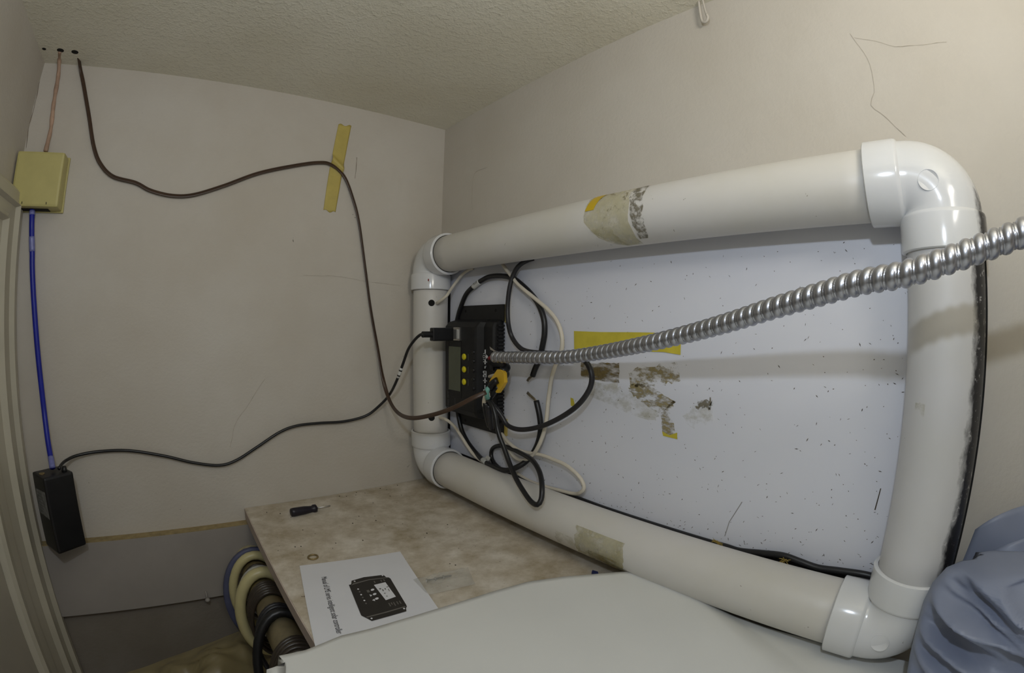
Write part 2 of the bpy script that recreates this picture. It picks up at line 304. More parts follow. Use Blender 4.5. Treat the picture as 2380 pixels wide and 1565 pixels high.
M_WIREW = plain('cream_wire', srgb(214, 206, 190), 0.45, var=0.06)
M_BLUE = plain('blue_cable', srgb(22, 34, 150), 0.4, var=0.12)
M_TAPE_CLEAR = plain('clear_tape_over_blue', srgb(120, 124, 180), 0.3, var=0.18, nscale=150)
M_BOX = plain('beige_plastic', srgb(190, 180, 116), 0.5, var=0.05)
M_OLD = plain('old_painted_wire', srgb(176, 146, 124), 0.7, var=0.2, nscale=90)
M_STEEL = plain('galvanised_steel', srgb(184, 186, 194), 0.33, 1.0, var=0.06, nscale=40)
M_STEEL2 = plain('bright_steel', srgb(190, 188, 184), 0.3, 1.0, var=0.1)
M_COPPER = plain('tinned_strands', srgb(150, 140, 120), 0.4, 0.8, var=0.3, nscale=300)
M_LCD = plain('lcd_glass', srgb(88, 92, 76), 0.18, var=0.04)
M_BTN = plain('yellow_button', srgb(214, 200, 22), 0.4, var=0.04)
M_XT = plain('yellow_connector', srgb(214, 172, 44), 0.4, var=0.04)
M_MINT = plain('mint_sleeve', srgb(112, 168, 156), 0.4, var=0.04)
M_RED = plain('red_wire', srgb(168, 30, 34), 0.35, var=0.05)
M_WHITE = plain('white_print', srgb(214, 214, 214), 0.5, var=0.02)
M_DIM = plain('grey_print', srgb(84, 84, 86), 0.5, var=0.1)
M_PAPER = plain('paper', srgb(222, 222, 226), 0.75, var=0.02, nscale=30)
M_INK = plain('ink', srgb(44, 40, 36), 0.7, var=0.1)
M_INK2 = plain('ink_grey', srgb(110, 106, 100), 0.7, var=0.1)
M_LABEL = plain('white_label', srgb(206, 206, 202), 0.5, var=0.05)
M_LABEL_D = plain('grey_label', srgb(120, 120, 118), 0.6, var=0.4, nscale=220)
M_SHEET = plain('white_sheet', srgb(222, 222, 218), 0.42, var=0.03, nscale=9)
M_HOLE = plain('dark_hole', srgb(14, 11, 9), 0.9)
M_GAP_SHADE = plain('gap_shade_black', srgb(22, 20, 20), 0.9, var=0.3, nscale=200)  # near-black colour painting the shade in the gap round the board
M_ROD = plain('worn_rod', srgb(176, 164, 132), 0.35, var=0.25, nscale=70)
M_R_BLUE = plain('slate_blue_roll', srgb(84, 88, 116), 0.5)
M_R_CREAM = plain('cream_hose', srgb(200, 190, 142), 0.35, var=0.06)
M_R_WHITE = plain('white_cord', srgb(196, 196, 190), 0.4, var=0.06)
M_R_BROWN = plain('brown_black_cord', srgb(58, 50, 42), 0.35, var=0.2)
M_DRIVER = plain('driver_handle', srgb(26, 22, 34), 0.4, var=0.1)
M_BRASS = plain('dull_brass', srgb(150, 132, 92), 0.45, 0.6, var=0.2)
M_STRAW = plain('straw_bits', srgb(150, 128, 60), 0.8)
M_DUST = plain('dark_crumbs', srgb(70, 60, 48), 0.9)
M_PENCIL = plain('faint_pencil', srgb(150, 148, 146), 0.8)
M_CRACK = plain('hairline_crack', srgb(120, 106, 88), 0.9, var=0.3, nscale=200)  # brownish tone of the cracks and scratches themselves
M_CRACK2 = plain('faint_scuff', srgb(176, 168, 154), 0.9, var=0.2, nscale=200)
M_NAVY = plain('navy_plastic', srgb(40, 48, 96), 0.5)
M_FLECK = plain('fleck_grey', srgb(96, 90, 84), 0.9, var=0.3, nscale=90)
M_REDINK = plain('red_pen', srgb(150, 40, 40), 0.6)

def film(name, col, alpha, rough, trans=0.0):
    n = Nodes(name)
    n.color(n.mix(n.ramp(n.noise(22, 4), 0.3, 0.7), col, tuple(c * 0.86 for c in col[:3]) + (1,)))
    n.p.inputs['Roughness'].default_value = rough
    n.p.inputs['Alpha'].default_value = alpha
    n.p.inputs['Subsurface Weight'].default_value = trans
    n.p.inputs['Subsurface Radius'].default_value = (0.01, 0.01, 0.012)
    return n.m
M_BAG = film('bluish_film', srgb(140, 148, 170), 0.90, 0.42)
M_CLEAR = film('clear_film', srgb(216, 214, 206), 0.34, 0.2)
M_CLEAR_D = film('yellowed_film', srgb(150, 136, 96), 0.72, 0.35)

# ------------------------------------------------------------------ mesh helpers
def root(name, label, cat, base, group=None):
    o = bpy.data.objects.new(name, None)
    o.empty_display_size = 0.01
    S.collection.objects.link(o)
    o.location = V(*base)
    o['label'] = label; o['category'] = cat
    if group: o['group'] = group
    return o

def tag(o, label, cat, group=None):
    o['label'] = label; o['category'] = cat
    if group: o['group'] = group
    return o

def world_loc(o):
    p = Vector((0, 0, 0))
    while o is not None:
        p += o.location; o = o.parent
    return p

def build(name, vf, mat, parent=None, smooth=False, base=None, kind=None):
    """one mesh object; vf = (world vertices, faces); the mesh is stored about its own base point"""
    vs_, fs = vf
    vs_ = [Vector(v) for v in vs_]
    if base is not None: org = V(*base)
    elif parent is not None: org = world_loc(parent)
    else:
        org = sum(vs_, Vector()) / len(vs_)
        org.z = min(v.z for v in vs_)
    me = bpy.data.meshes.new(name)
    me.from_pydata([tuple(v - org) for v in vs_], [], fs)
    me.validate()
    me.update()
    bm = bmesh.new(); bm.from_mesh(me)
    bmesh.ops.recalc_face_normals(bm, faces=bm.faces)
    bm.to_mesh(me); bm.free()
    if smooth:
        me.polygons.foreach_set('use_smooth', [True] * len(me.polygons))
    me.materials.append(mat)
    o = bpy.data.objects.new(name, me)
    S.collection.objects.link(o)
    if parent is not None:
        o.parent = parent
        o.location = org - world_loc(parent)
    else:
        o.location = org
    if kind: o['kind'] = kind
    return o

def join(*parts):
    vs_, fs = [], []
    for v, f in parts:
        k = len(vs_); vs_ += v; fs += [tuple(i + k for i in q) for q in f]
    return vs_, fs

def box(x0, x1, y0, y1, z0, z1, bev=0.0):
    """box in room units, optionally with bevelled edges (bev in room units)"""
    bm = bmesh.new()
    bmesh.ops.create_cube(bm, size=1)
    for v in bm.verts:
        v.co = V((x0 + x1) / 2 + v.co.x * (x1 - x0), (y0 + y1) / 2 + v.co.y * (y1 - y0), (z0 + z1) / 2 + v.co.z * (z1 - z0))
    if bev:
        bmesh.ops.bevel(bm, geom=list(bm.edges), offset=bev * U, segments=2, profile=0.6, affect='EDGES')
    vs_ = [v.co.copy() for v in bm.verts]
    bm.verts.index_update()
    fs = [tuple(v.index for v in f.verts) for f in bm.faces]
    bm.free()
    return vs_, fs

def prism(poly, axis, a, b, bev=0.0):
    """extrude a polygon (2D, room units) along an axis from a to b"""
    def P(p, t):
        return V(t, p[0], p[1]) if axis == 'x' else V(p[0], t, p[1]) if axis == 'y' else V(p[0], p[1], t)
    bm = bmesh.new()
    lo = [bm.verts.new(P(p, a)) for p in poly]
    hi = [bm.verts.new(P(p, b)) for p in poly]
    n = len(poly)
    bm.faces.new(lo); bm.faces.new(hi[::-1])
    for i in range(n):
        bm.faces.new((lo[i], hi[i], hi[(i + 1) % n], lo[(i + 1) % n]))
    bmesh.ops.recalc_face_normals(bm, faces=bm.faces)
    if bev:
        bmesh.ops.bevel(bm, geom=list(bm.edges), offset=bev * U, segments=2, profile=0.6, affect='EDGES')
    bm.verts.index_update()
    out = [v.co.copy() for v in bm.verts], [tuple(v.index for v in f.verts) for f in bm.faces]
    bm.free()
    return out

def catmull(pts, step):
    P = [Vector(p) for p in pts]
    P = [P[0] * 2 - P[1]] + P + [P[-1] * 2 - P[-2]]
    out = []
    for i in range(1, len(P) - 2):
        a, b, c, d = P[i - 1], P[i], P[i + 1], P[i + 2]
        n = max(2, int((c - b).length / step))
        for k in range(n):
            t = k / n
            out.append(0.5 * ((2 * b) + (c - a) * t + (2 * a - 5 * b + 4 * c - d) * t * t + (3 * b - a - 3 * c + d) * t ** 3))
    out.append(P[-2])
    return out

def frames(pts):
    tang = []
    for i in range(len(pts)):
        t = pts[min(i + 1, len(pts) - 1)] - pts[max(i - 1, 0)]
        tang.append(t.normalized() if t.length > 1e-9 else Vector((0, 0, 1)))
    up = Vector((0, 0, 1)) if abs(tang[0].z) < 0.9 else Vector((1, 0, 0))
    nrm = (up - tang[0] * up.dot(tang[0])).normalized()
    out = []
    for t in tang:
        nrm = (nrm - t * nrm.dot(t)).normalized()
        out.append((t, nrm, t.cross(nrm)))
    return out

def sweep(pts, radius, seg=12, caps=True, closed=False, shape=None, ref=None):
    """tube through room-unit points already resampled. radius: number or f(s, angle, arclength)"""
    fr = frames(pts)
    vs_, fs = [], []
    arc = 0.0
    n = len(pts)
    for i, p in enumerate(pts):
        if i: arc += (p - pts[i - 1]).length
        t, a, b = fr[i]
        if ref is not None:
            b = (ref - t * ref.dot(t)).normalized(); a = b.cross(t)
        for k in range(seg):
            th = 2 * math.pi * k / seg
            r = radius(i / (n - 1), th, arc) if callable(radius) else radius
            ca, sb = math.cos(th) * r, math.sin(th) * r
            if shape: ca, sb = shape(th, r)
            q = p + a * ca + b * sb
            vs_.append(V(*q))
    m = n if closed else n - 1
    for i in range(m):
        for k in range(seg):
            j = (i + 1) % n
            fs.append((i * seg + k, i * seg + (k + 1) % seg, j * seg + (k + 1) % seg, j * seg + k))
    if caps and not closed:
        fs.append(tuple(range(seg))[::-1]); fs.append(tuple((n - 1) * seg + k for k in range(seg)))
    return vs_, fs

def tube(pts, r, step=0.012, seg=12, **kw):
    return sweep(catmull(pts, step), r, seg, **kw)

def slice_path(pts, a, b, step=0.006):
    """the stretch of a smooth path between the fractions a and b of its length"""
    q = catmull(pts, step)
    L = [0.0]
    for i in range(1, len(q)): L.append(L[-1] + (q[i] - q[i - 1]).length)
    return [p for p, l in zip(q, L) if a <= l / L[-1] <= b]

def lathe(c, axis, prof, seg=32, cap=True):
    """turn a profile [(distance along axis, radius)] about an axis through c; room units"""
    ax = Vector(axis).normalized()
    h = Vector((0, 0, 1)) if abs(ax.z) < 0.9 else Vector((1, 0, 0))
    a = ax.cross(h).normalized(); b = ax.cross(a)
    vs_, fs = [], []
    for d, r in prof:
        for k in range(seg):
            th = 2 * math.pi * k / seg
            vs_.append(V(*(Vector(c) + ax * d + a * math.cos(th) * r + b * math.sin(th) * r)))
    for i in range(len(prof) - 1):
        for k in range(seg):
            fs.append((i * seg + k, i * seg + (k + 1) % seg, (i + 1) * seg + (k + 1) % seg, (i + 1) * seg + k))
    if cap:
        fs.append(tuple(range(seg))[::-1]); fs.append(tuple((len(prof) - 1) * seg + k for k in range(seg)))
    return vs_, fs

def grid(nu, nv, f):
    vs_ = [V(*f(i / (nu - 1), j / (nv - 1))) for j in range(nv) for i in range(nu)]
    fs = [(j * nu + i, j * nu + i + 1, (j + 1) * nu + i + 1, (j + 1) * nu + i) for j in range(nv - 1) for i in range(nu - 1)]
    return vs_, fs

def solid(o, t):
    m = o.modifiers.new('thickness', 'SOLIDIFY'); m.thickness = t * U; m.offset = 0
    return o

def text_obj(name, body, size, loc, xdir, ydir, mat, parent, lift=0.0008, align='LEFT', stretch=1.0):
    cu = bpy.data.curves.new(name, 'FONT')
    cu.body = body; cu.size = size * U; cu.align_x = align; cu.align_y = 'CENTER'
    cu.resolution_u = 3
    tmp = bpy.data.objects.new(name, cu)
    S.collection.objects.link(tmp)
    dg = bpy.context.evaluated_depsgraph_get()
    me = bpy.data.meshes.new_from_object(tmp.evaluated_get(dg))
    bpy.data.objects.remove(tmp)
    x = Vector(xdir).normalized(); y = Vector(ydir); y = (y - x * y.dot(x)).normalized(); z = x.cross(y)
    P = V(*loc) + z * lift * U
    vs_ = [P + x * v.co.x * stretch + y * v.co.y for v in me.vertices]
    fs = [tuple(p.vertices) for p in me.polygons]
    bpy.data.meshes.remove(me)
    return build(name, (vs_, fs), mat, parent)

# ------------------------------------------------------------------ the room
XR, XL, YB, ZT = 1.0, -0.565, 1.6465, 0.832
ZF = -EYE / U
Y0 = -2.6
def struct(name, vf, mat, **kw):
    o = build(name, vf, mat, **kw); o['kind'] = 'structure'; return o
struct('wall_back', box(XL - 0.1, XR + 0.1, YB, YB + 0.1, ZF, ZT + 0.1), M_WALL, base=(0, YB, ZF))
struct('wall_right', box(XR, XR + 0.1, Y0, YB, ZF, ZT + 0.1), M_WALL_R, base=(XR, 0, ZF))
struct('wall_left', box(XL - 0.1, XL, Y0, YB, ZF, ZT + 0.1), M_WALL, base=(XL, 0, ZF))
struct('ceiling', box(XL - 0.1, XR + 0.1, Y0, YB + 0.1, ZT, ZT + 0.1), M_CEIL, base=(0, 0, ZT))
struct('floor', box(XL - 0.1, XR + 0.1, Y0, YB + 0.1, ZF - 0.1, ZF), M_FLOOR, base=(0, 0, ZF - 0.1))

def crack(name, path, wall, nrm, mat, w, label):
    q = catmull(PATHS[path], 0.012); vs_, fs = [], []
    n_ = Vector(nrm)
    for i, p in enumerate(q):
        t = (q[min(i + 1, len(q) - 1)] - q[max(0, i - 1)]).normalized(); b = n_.cross(t).normalized()
        ww = w * (0.4 + 0.9 * abs(noise.noise(p * 40)))
        j = b * (0.003 * noise.noise(p * 25))
        vs_ += [V(*(p + n_ * 0.0012 + j + b * ww)), V(*(p + n_ * 0.0012 + j - b * ww))]
    for i in range(len(q) - 1): fs.append((2 * i, 2 * i + 1, 2 * i + 3, 2 * i + 2))
    o = build(name, (vs_, fs), mat, wall); o['label'] = label
    return o
WB, WR, WL = bpy.data.objects['wall_back'], bpy.data.objects['wall_right'], bpy.data.objects['wall_left']
crack('scratch', 'crack_a', WR, (-1, 0, 0), M_CRACK2, 0.0008, 'fine dark scratch near the corner')
crack('crack', 'crack_b', WR, (-1, 0, 0), M_CRACK2, 0.0007, 'hairline crack running down the wall')
crack('crack', 'crack_c', WR, (-1, 0, 0), M_CRACK2, 0.0005, 'hairline crack running across the wall')
crack('scratch', 'crack_d', WB, (0, -1, 0), M_CRACK, 0.0010, 'short scratch right of the tape')
crack('scuff', 'crack_e', WB, (0, -1, 0), M_CRACK2, 0.0008, 'faint dotted level line')
crack('crack', 'crack_f', WB, (0, -1, 0), M_CRACK, 0.0014, 'crack down the left corner')
crack('scuff', 'crack_g', WB, (0, -1, 0), M_CRACK2, 0.0012, 'faint curved scuff')

# door casing on the left wall: a mitred, moulded frame with the flat door inside it
prof = [(0.00, 0.00, 0.000), (0.00, 0.00, 0.026), (0.012, 0.010, 0.034), (0.055, 0.040, 0.036), (0.063, 0.048, 0.044), (0.075, 0.056, 0.030),
        (0.140, 0.088, 0.033), (0.155, 0.096, 0.036), (0.164, 0.104, 0.046), (0.180, 0.114, 0.030), (0.235, 0.150, 0.024), (0.252, 0.160, 0.032),
        (0.300, 0.190, 0.032), (0.335, 0.215, 0.038), (0.347, 0.222, 0.030), (0.350, 0.225, 0.002)]
vs_, fs = [], []
yo, zo = 1.638, 0.388
for u, w, h in prof:
    for (y, z) in ((yo - u, ZF + 0.001), (yo - u, zo - w), (-1.2 + u, zo - w), (-1.2 + u, ZF + 0.001)):
        vs_.append(V(XL + h, y, z))
for i in range(len(prof) - 1):
    for k in range(3):
        fs.append((i * 4 + k, i * 4 + k + 1, (i + 1) * 4 + k + 1, (i + 1) * 4 + k))
struct('trim_1', (vs_, fs), M_TRIM, base=(XL, 0, ZF))
struct('door_1', box(XL, XL + 0.012, -0.845, 1.287, ZF, 0.162), M_DOOR, base=(XL, 0, ZF))

# wooden cleat nailed along the back wall under the shelf
lw = build('lower_panel', box(XL + 0.001, XR - 0.001, YB - 0.004, YB - 0.0005, -3.2, -0.944), M_LOWER, bpy.data.objects['wall_back'])  # thin slab, darker than the back wall, below the cleat
lw['label'] = 'darker lower part of the back wall'
c = struct('trim_2', box(XL, XR, YB - 0.036, YB, -0.942, -0.684), M_CLEAT, base=(0, YB, -0.942))
o = build('dusty_ledge', box(XL, 0.20, YB - 0.0362, YB, -0.684, -0.6815), M_LEDGE, c)
o['label'] = 'yellowish dusty bare wood top of the cleat'

# the shelf board resting on the cleat
shelf = root('shelf', 'stained cream painted shelf board resting on the wall cleat', 'shelf', (0.185, -1.2, -0.680))
build('board', box(0.187, XR - 0.001, -1.2, YB - 0.001, -0.680, -0.636, 0.0015), M_SHELF, shelf)
build('front_edge', box(0.1845, 0.187, -1.2, YB - 0.001, -0.680, -0.637), M_SHELF_EDGE, shelf)
# dark crumbs on the shelf
pts = []
for i in range(70):
    x, y = 0.22 + 0.60 * R.random(), 0.85 + 0.78 * R.random() ** 0.7
    if 0.17 < x < 0.56 and y < 1.17: continue
    s = 0.0005 + 0.0012 * R.random()
    pts.append(box(x - s, x + s, y - s * 1.6, y + s, -0.6362, -0.6362 + s, 0))
o = build('crumbs', join(*pts), M_DUST, base=(0.5, 1.2, -0.636), kind='stuff')
tag(o, 'tiny dark crumbs scattered over the cream shelf board', 'crumbs')

# ------------------------------------------------------------------ white panel behind the pipe frame
PX = 0.9815
panel = root('backing_board', 'white laminate board framed by the pipes on the right wall', 'panel', (PX, 0.7, -0.52))
build('board_sheet', box(PX, XR - 0.002, -0.03, 1.540, -0.496, 0.26), M_PANEL, panel)
gap_boxes = join(box(PX - 0.0005, XR - 0.001, 1.540, 1.572, -0.545, 0.27), box(PX - 0.0005, XR - 0.001, -0.095, 1.540, -0.545, -0.496),
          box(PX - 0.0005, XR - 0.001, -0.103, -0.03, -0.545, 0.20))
o = build('gap_shade_strip', gap_boxes, M_GAP_SHADE, panel); o['label'] = 'black strip painted as the shaded gap around the board'  # black strips stand in for the shadow gap between board and pipes

def patch(name, poly, mat, lift, label, x=PX, parent=panel, sub=1):
    """flat patch on the panel from (y, z) corners"""
    o = build(name, ([V(x - lift, y, z) for y, z in poly], [tuple(range(len(poly)))]), mat, parent)
    if label: o['label'] = label
    return o
patch('tape_strip', [(0.895, -0.017), (0.800, -0.018), (0.700, -0.0165), (0.627, -0.016), (0.553, -0.030), (0.553, -0.0665), (0.60, -0.062), (0.70, -0.064), (0.80, -0.068), (0.893, -0.068)], M_TAPE_Y, 0.0018, 'yellowed masking tape strip')
def blob_patch(name, poly, mat, lift, label):
    return patch(name, poly, mat, lift, label)
def jagged(poly, amt=0.0045, n=7):
    out = []
    for i, (y0, z0) in enumerate(poly):
        y1, z1 = poly[(i + 1) % len(poly)]
        for k in range(n):
            t = k / n
            out.append((y0 + (y1 - y0) * t + R.uniform(-amt, amt), z0 + (z1 - z0) * t + R.uniform(-amt, amt)))
    return out
patch('glue_stain', jagged([(0.868, -0.105), (0.80, -0.100), (0.734, -0.098), (0.733, -0.148), (0.78, -0.150), (0.866, -0.142)], 0.0015), M_GLUE_DARK, 0.0010, 'dark brown glue residue rectangle')
patch('glue_stain', jagged([(0.705, -0.120), (0.65, -0.098), (0.555, -0.086), (0.556, -0.128), (0.60, -0.140), (0.66, -0.150), (0.700, -0.150)], 0.005), M_GLUE_BROWN, 0.0010, 'brown smeared glue residue')
patch('glue_stain', jagged([(0.702, -0.150), (0.64, -0.145), (0.565, -0.175), (0.575, -0.205), (0.552, -0.265), (0.592, -0.262), (0.600, -0.215), (0.66, -0.190), (0.700, -0.170)], 0.005), M_GLUE_BROWN, 0.0010, 'brown streaky glue residue')
patch('glue_stain', jagged([(0.86, -0.155), (0.74, -0.155), (0.70, -0.17), (0.60, -0.21), (0.62, -0.235), (0.74, -0.215), (0.85, -0.195)], 0.005), M_GLUE_PALE, 0.0008, 'pale glue residue')
patch('glue_stain', jagged([(0.50, -0.170), (0.462, -0.165), (0.465, -0.215), (0.52, -0.235), (0.54, -0.215)], 0.005), M_GLUE_PALE, 0.0008, 'pale glue residue')
patch('glue_stain', jagged([(0.505, -0.168), (0.468, -0.163), (0.470, -0.185), (0.503, -0.188)], 0.006), M_GLUE_GREY, 0.0012, 'grey glue specks')
patch('tape_scrap', [(0.596, -0.255), (0.575, -0.262), (0.553, -0.252), (0.552, -0.268), (0.592, -0.266)], M_TAPE_Y, 0.0014, 'torn corner of yellow tape')
patch('tape_scrap', [(0.904, -0.207), (0.893, -0.209), (0.886, -0.228), (0.890, -0.232), (0.902, -0.230)], M_TAPE_Y, 0.0014, 'short torn piece of yellow tape')
patch('pencil_line', [(0.3720, -0.385), (0.3700, -0.385), (0.395, -0.440), (0.4015, -0.478), (0.4035, -0.478), (0.397, -0.440)], M_DIM, 0.0005, 'thin grey pencil line').data.materials[0] = M_PENCIL

pts = []
for i in range(640):
    y = 0.05 + 1.40 * R.random() ** 1.25
    z = -0.49 + 0.66 * (R.random() ** (1.9 if R.random() < 0.6 else 0.9))
    L_ = (0.0010 + 0.0038 * R.random() ** 2); w_ = 0.0004 + 0.0008 * R.random(); a_ = R.uniform(-1.4, 1.4)
    c_, s_ = math.cos(a_), math.sin(a_)
    pts.append(([V(PX - 0.0004, y + c_ * u + s_ * v, z + s_ * u - c_ * v) for u, v in ((-L_, 0), (0, -w_), (L_, 0), (0, w_))], [(0, 1, 2, 3)]))
o = build('flecks', join(*pts), M_FLECK, panel, kind='stuff'); o['label'] = 'many tiny dark flecks'
patch('scratch', [(0.0735, -0.300), (0.0755, -0.300), (0.0800, -0.345), (0.0775, -0.345)], M_DUST, 0.0005, 'short dark scratch')

# ------------------------------------------------------------------ pvc pipe frame
AX, ZU, ZD, YL, RP, RH = 0.9056, 0.2541, -0.5395, 1.563, 0.0664, 0.0765
YRr, XRr = -0.023, 0.8985
pf = root('pvc_pipe_frame', 'rectangular white pvc pipe frame standing around the white board', 'pipe frame', (AX, YRr, -0.636))
def cyl(name, c, axis, L, r, mat, label=None):
    nseg = max(2, int(L / 0.1))
    o = build(name, lathe(c, axis, [(L * i / nseg, r) for i in range(nseg + 1)], 48), mat, pf, smooth=True)
    if label: o['label'] = label
    return o
cyl('pipe', (AX, 0.04, ZU), (0, 1, 0), 1.44, RP, M_PVC)
cyl('pipe', (AX, 0.04, ZD), (0, 1, 0), 1.44, RP, M_PVC)
cyl('pipe', (AX, YL, ZD + 0.06), (0, 0, 1), ZU - ZD - 0.12, RP, M_PVC)
cyl('pipe', (XRr, YRr, ZD + 0.06), (0, 0, 1), ZU - ZD - 0.12, RP + 0.0011, M_PVC_SM, 'vertical pipe blackened along its outer side')
def elbow(cx, cy, cz, sy, sz, mat, label=None, L=0.127):
    """90 degree elbow; sy / sz point along its two arms (y and z); hub rims on both ends"""
    c = Vector((cx, cy, cz)); rb = 0.062; pts = []; rad = []
    def add(p, r): pts.append(p); rad.append(r)
    Y, Z = Vector((0, sy, 0)), Vector((0, 0, sz))
    for d, r in ((L, RP + 0.0022), (L, RP + 0.0075), (L - 0.002, RH), (L - 0.055, RH), (L - 0.059, RH - 0.001), (L - 0.0625, 0.0712)):
        add(c + Y * d, r)
    for k in range(1, 16):
        a = math.pi / 2 * k / 16
        add(c + Y * rb * (1 - math.sin(a)) + Z * rb * (1 - math.cos(a)), 0.0706)
    for d, r in reversed(((L, RP + 0.0022), (L, RP + 0.0075), (L - 0.002, RH), (L - 0.055, RH), (L - 0.059, RH - 0.001), (L - 0.0625, 0.0712))):
        add(c + Z * d, r)
    vs_, fs = [], []
    seg = 56
    for i, p in enumerate(pts):
        if i <= 5: t = -Y
        elif i >= len(pts) - 6: t = Z
        else:
            a = math.pi / 2 * (i - 5) / 16
            t = -Y * math.cos(a) + Z * math.sin(a)
        n1 = Vector((1, 0, 0)); n2 = t.cross(n1)
        for k in range(seg):
            th = 2 * math.pi * k / seg
            vs_.append(V(*(p + n1 * math.cos(th) * rad[i] + n2 * math.sin(th) * rad[i])))
    for i in range(len(pts) - 1):
        for k in range(seg):
            fs.append((i * seg + k, i * seg + (k + 1) % seg, (i + 1) * seg + (k + 1) % seg, (i + 1) * seg + k))
    o = build('elbow', (vs_, fs), mat, pf, smooth=True)
    m = o.modifiers.new('crisp', 'EDGE_SPLIT'); m.split_angle = math.radians(40)
    if label: o['label'] = label
    return o
def boss(e, y, z, cx):
    o = build('mould_mark', lathe((cx - 0.0700, y, z), (-1, 0, 0), [(-0.0006, 0.0180), (0.0007, 0.0176), (0.0008, 0.0168), (-0.0004, 0.0162), (-0.0006, 0.0)], 40, cap=False), M_FIT, e, smooth=True)
    return o
e1 = elbow(XRr + 0.003, YRr, ZU, 1, -1, M_FIT_SM, 'upper elbow with black smudge on its outer bend')
boss(e1, -0.005, 0.2345, XRr + 0.003)
e2 = elbow(XRr + 0.003, YRr, ZD, 1, 1, M_FIT)
boss(e2, 0.0, -0.535, XRr + 0.003)
e3 = elbow(AX, YL, ZU, -1, -1, M_FIT)
e4 = elbow(AX, YL, ZD, -1, 1, M_FIT)
# cable holes drilled in the left pipe
for z in (0.0765, -0.351):
    d = Vector((-0.45, -0.89, 0)).normalized()
    build('cable_hole', lathe(Vector((AX, YL, z)) + d * (RP - 0.001), d, [(0, 0.0), (0.0, 0.012), (0.0016, 0.012), (0.0016, 0.0)], 20, cap=False), M_HOLE, pf)
for y, z in ((1.470, 0.157),):
    build('pen_mark', box(0.8415, 0.8440, y, y + 0.004, z - 0.004, z + 0.004), M_REDINK, e3)

def shell(name, axis, c, r, a0, a1, t0, t1, mat, label, jag=0.0, seed=1, nt=10, na=14):
    """a thin patch wrapped on a pipe: angle a0..a1 (degrees), t0..t1 along the axis"""
    rr = random.Random(seed)
    j0 = [rr.uniform(-jag, jag) for _ in range(na)]; j1 = [rr.uniform(-jag, jag) for _ in range(na)]
    def f(u, v):
        a = math.radians(a0 + (a1 - a0) * u)
        i = min(na - 1, int(u * (na - 1) + 0.5))
        lo = t0(u) if callable(t0) else t0
        hi = t1(u) if callable(t1) else t1
        t = (lo + j0[i]) * (1 - v) + (hi + j1[i]) * v
        p, q = c[0] + r * math.cos(a), c[1] + r * math.sin(a)
        return (p, t, q) if axis == 'y' else (p, q, t)
    o = build(name, grid(na, nt, f), mat, pf, smooth=True)
    if label: o['label'] = label
    return o
RS = RP + 0.0008
shell('tape_piece', 'y', (AX, ZU), RS + 0.0006, 104, 164, lambda u: 0.733 - 0.012 * (1 - u), lambda u: 0.706 - 0.018 * (1 - u), M_TAPE_Y2, 'deep yellow piece of tape', 0)
shell('glue_stain', 'y', (AX, ZU), RS, 100, 262, lambda u: 0.735 - 0.085 * max(0, (u - 0.5) * 2) ** 1.6, 0.605, M_GLUE_CREAM, 'cream glue residue with grime specks', 0.003)
shell('glue_stain', 'y', (AX, ZU), RS + 0.0003, 205, 262, lambda u: 0.725 - 0.085 * u, lambda u: 0.66 - 0.02 * u, M_GLUE_PALE, 'yellow glue residue', 0.003)
shell('glue_stain', 'y', (AX, ZU), RS + 0.0003, 100, 242, lambda u: 0.600 + 0.004 * math.sin(u * 6), lambda u: 0.575 - 0.010 * math.sin(u * 3), M_GLUE_GREY, 'dark grey band of old glue', 0.003, 5)
shell('glue_stain', 'y', (AX, ZU), RS + 0.0003, 110, 255, 0.735, 0.61, M_GLUE_GREY, 'faint grey grime in the glue', 0.0, 6).data.materials[0] = decal_mat('old_glue_specks', srgb(120, 108, 72), srgb(150, 138, 96), 110, 0.60, 0.66, 0.8)
shell('glue_stain', 'y', (AX, ZD), RS, 150, 224, 0.742, lambda u: 0.590, M_GLUE_CREAM, 'cream glue residue', 0.004, 2)
shell('glue_stain', 'y', (AX, ZD), RS + 0.0003, 150, 224, 0.745, lambda u: 0.592, M_GLUE_PALE, 'yellow glue residue', 0.004, 2)
shell('glue_stain', 'y', (AX, ZD), RS + 0.0004, 196, 232, 0.700, 0.600, M_GLUE_BROWN, 'brown glue residue', 0.004, 3)
shell('glue_stain', 'y', (AX, ZD), RS, 182, 222, 0.815, 0.745, M_GLUE_PALE, 'yellow glue residue', 0.004, 4)
shell('glue_stain', 'z', (XRr, YRr), RP + 0.0020, 137, 154, -0.112, -0.132, M_GLUE_PALE, 'small square glue mark', 0.001, 4)

# ------------------------------------------------------------------ charge controller
ctl = root('charge_controller', 'black solar charge controller with grey display and three yellow buttons', 'controller', (0.975, 1.33, -0.37))
FX = 0.906
body_prof = [(1.458, FX + 0.004), (1.452, FX), (1.272, FX), (1.264, FX + 0.004), (1.256, 0.934), (1.212, 0.936), (1.205, 0.942), (1.205, 0.972), (1.458, 0.972)]
vb, fb = [], []
secs = [(0.016, 1.0), (0.006, 0.25), (-0.010, 0.0), (-0.300, 0.0), (-0.318, 0.20), (-0.330, 1.0)]
for z, k in secs:
    for y, x in body_prof:
        vb.append(V(x + (0.972 - x) * k * (0.85 if x < 0.97 else 0), y, z))
n = len(body_prof)
for i in range(len(secs) - 1):
    for k in range(n):
        fb.append((i * n + k, i * n + (k + 1) % n, (i + 1) * n + (k + 1) % n, (i + 1) * n + k))
fb.append(tuple(range(n))); fb.append(tuple(range((len(secs) - 1) * n, len(secs) * n)))
case = build('case', (vb, fb), M_BLACK_M, ctl)
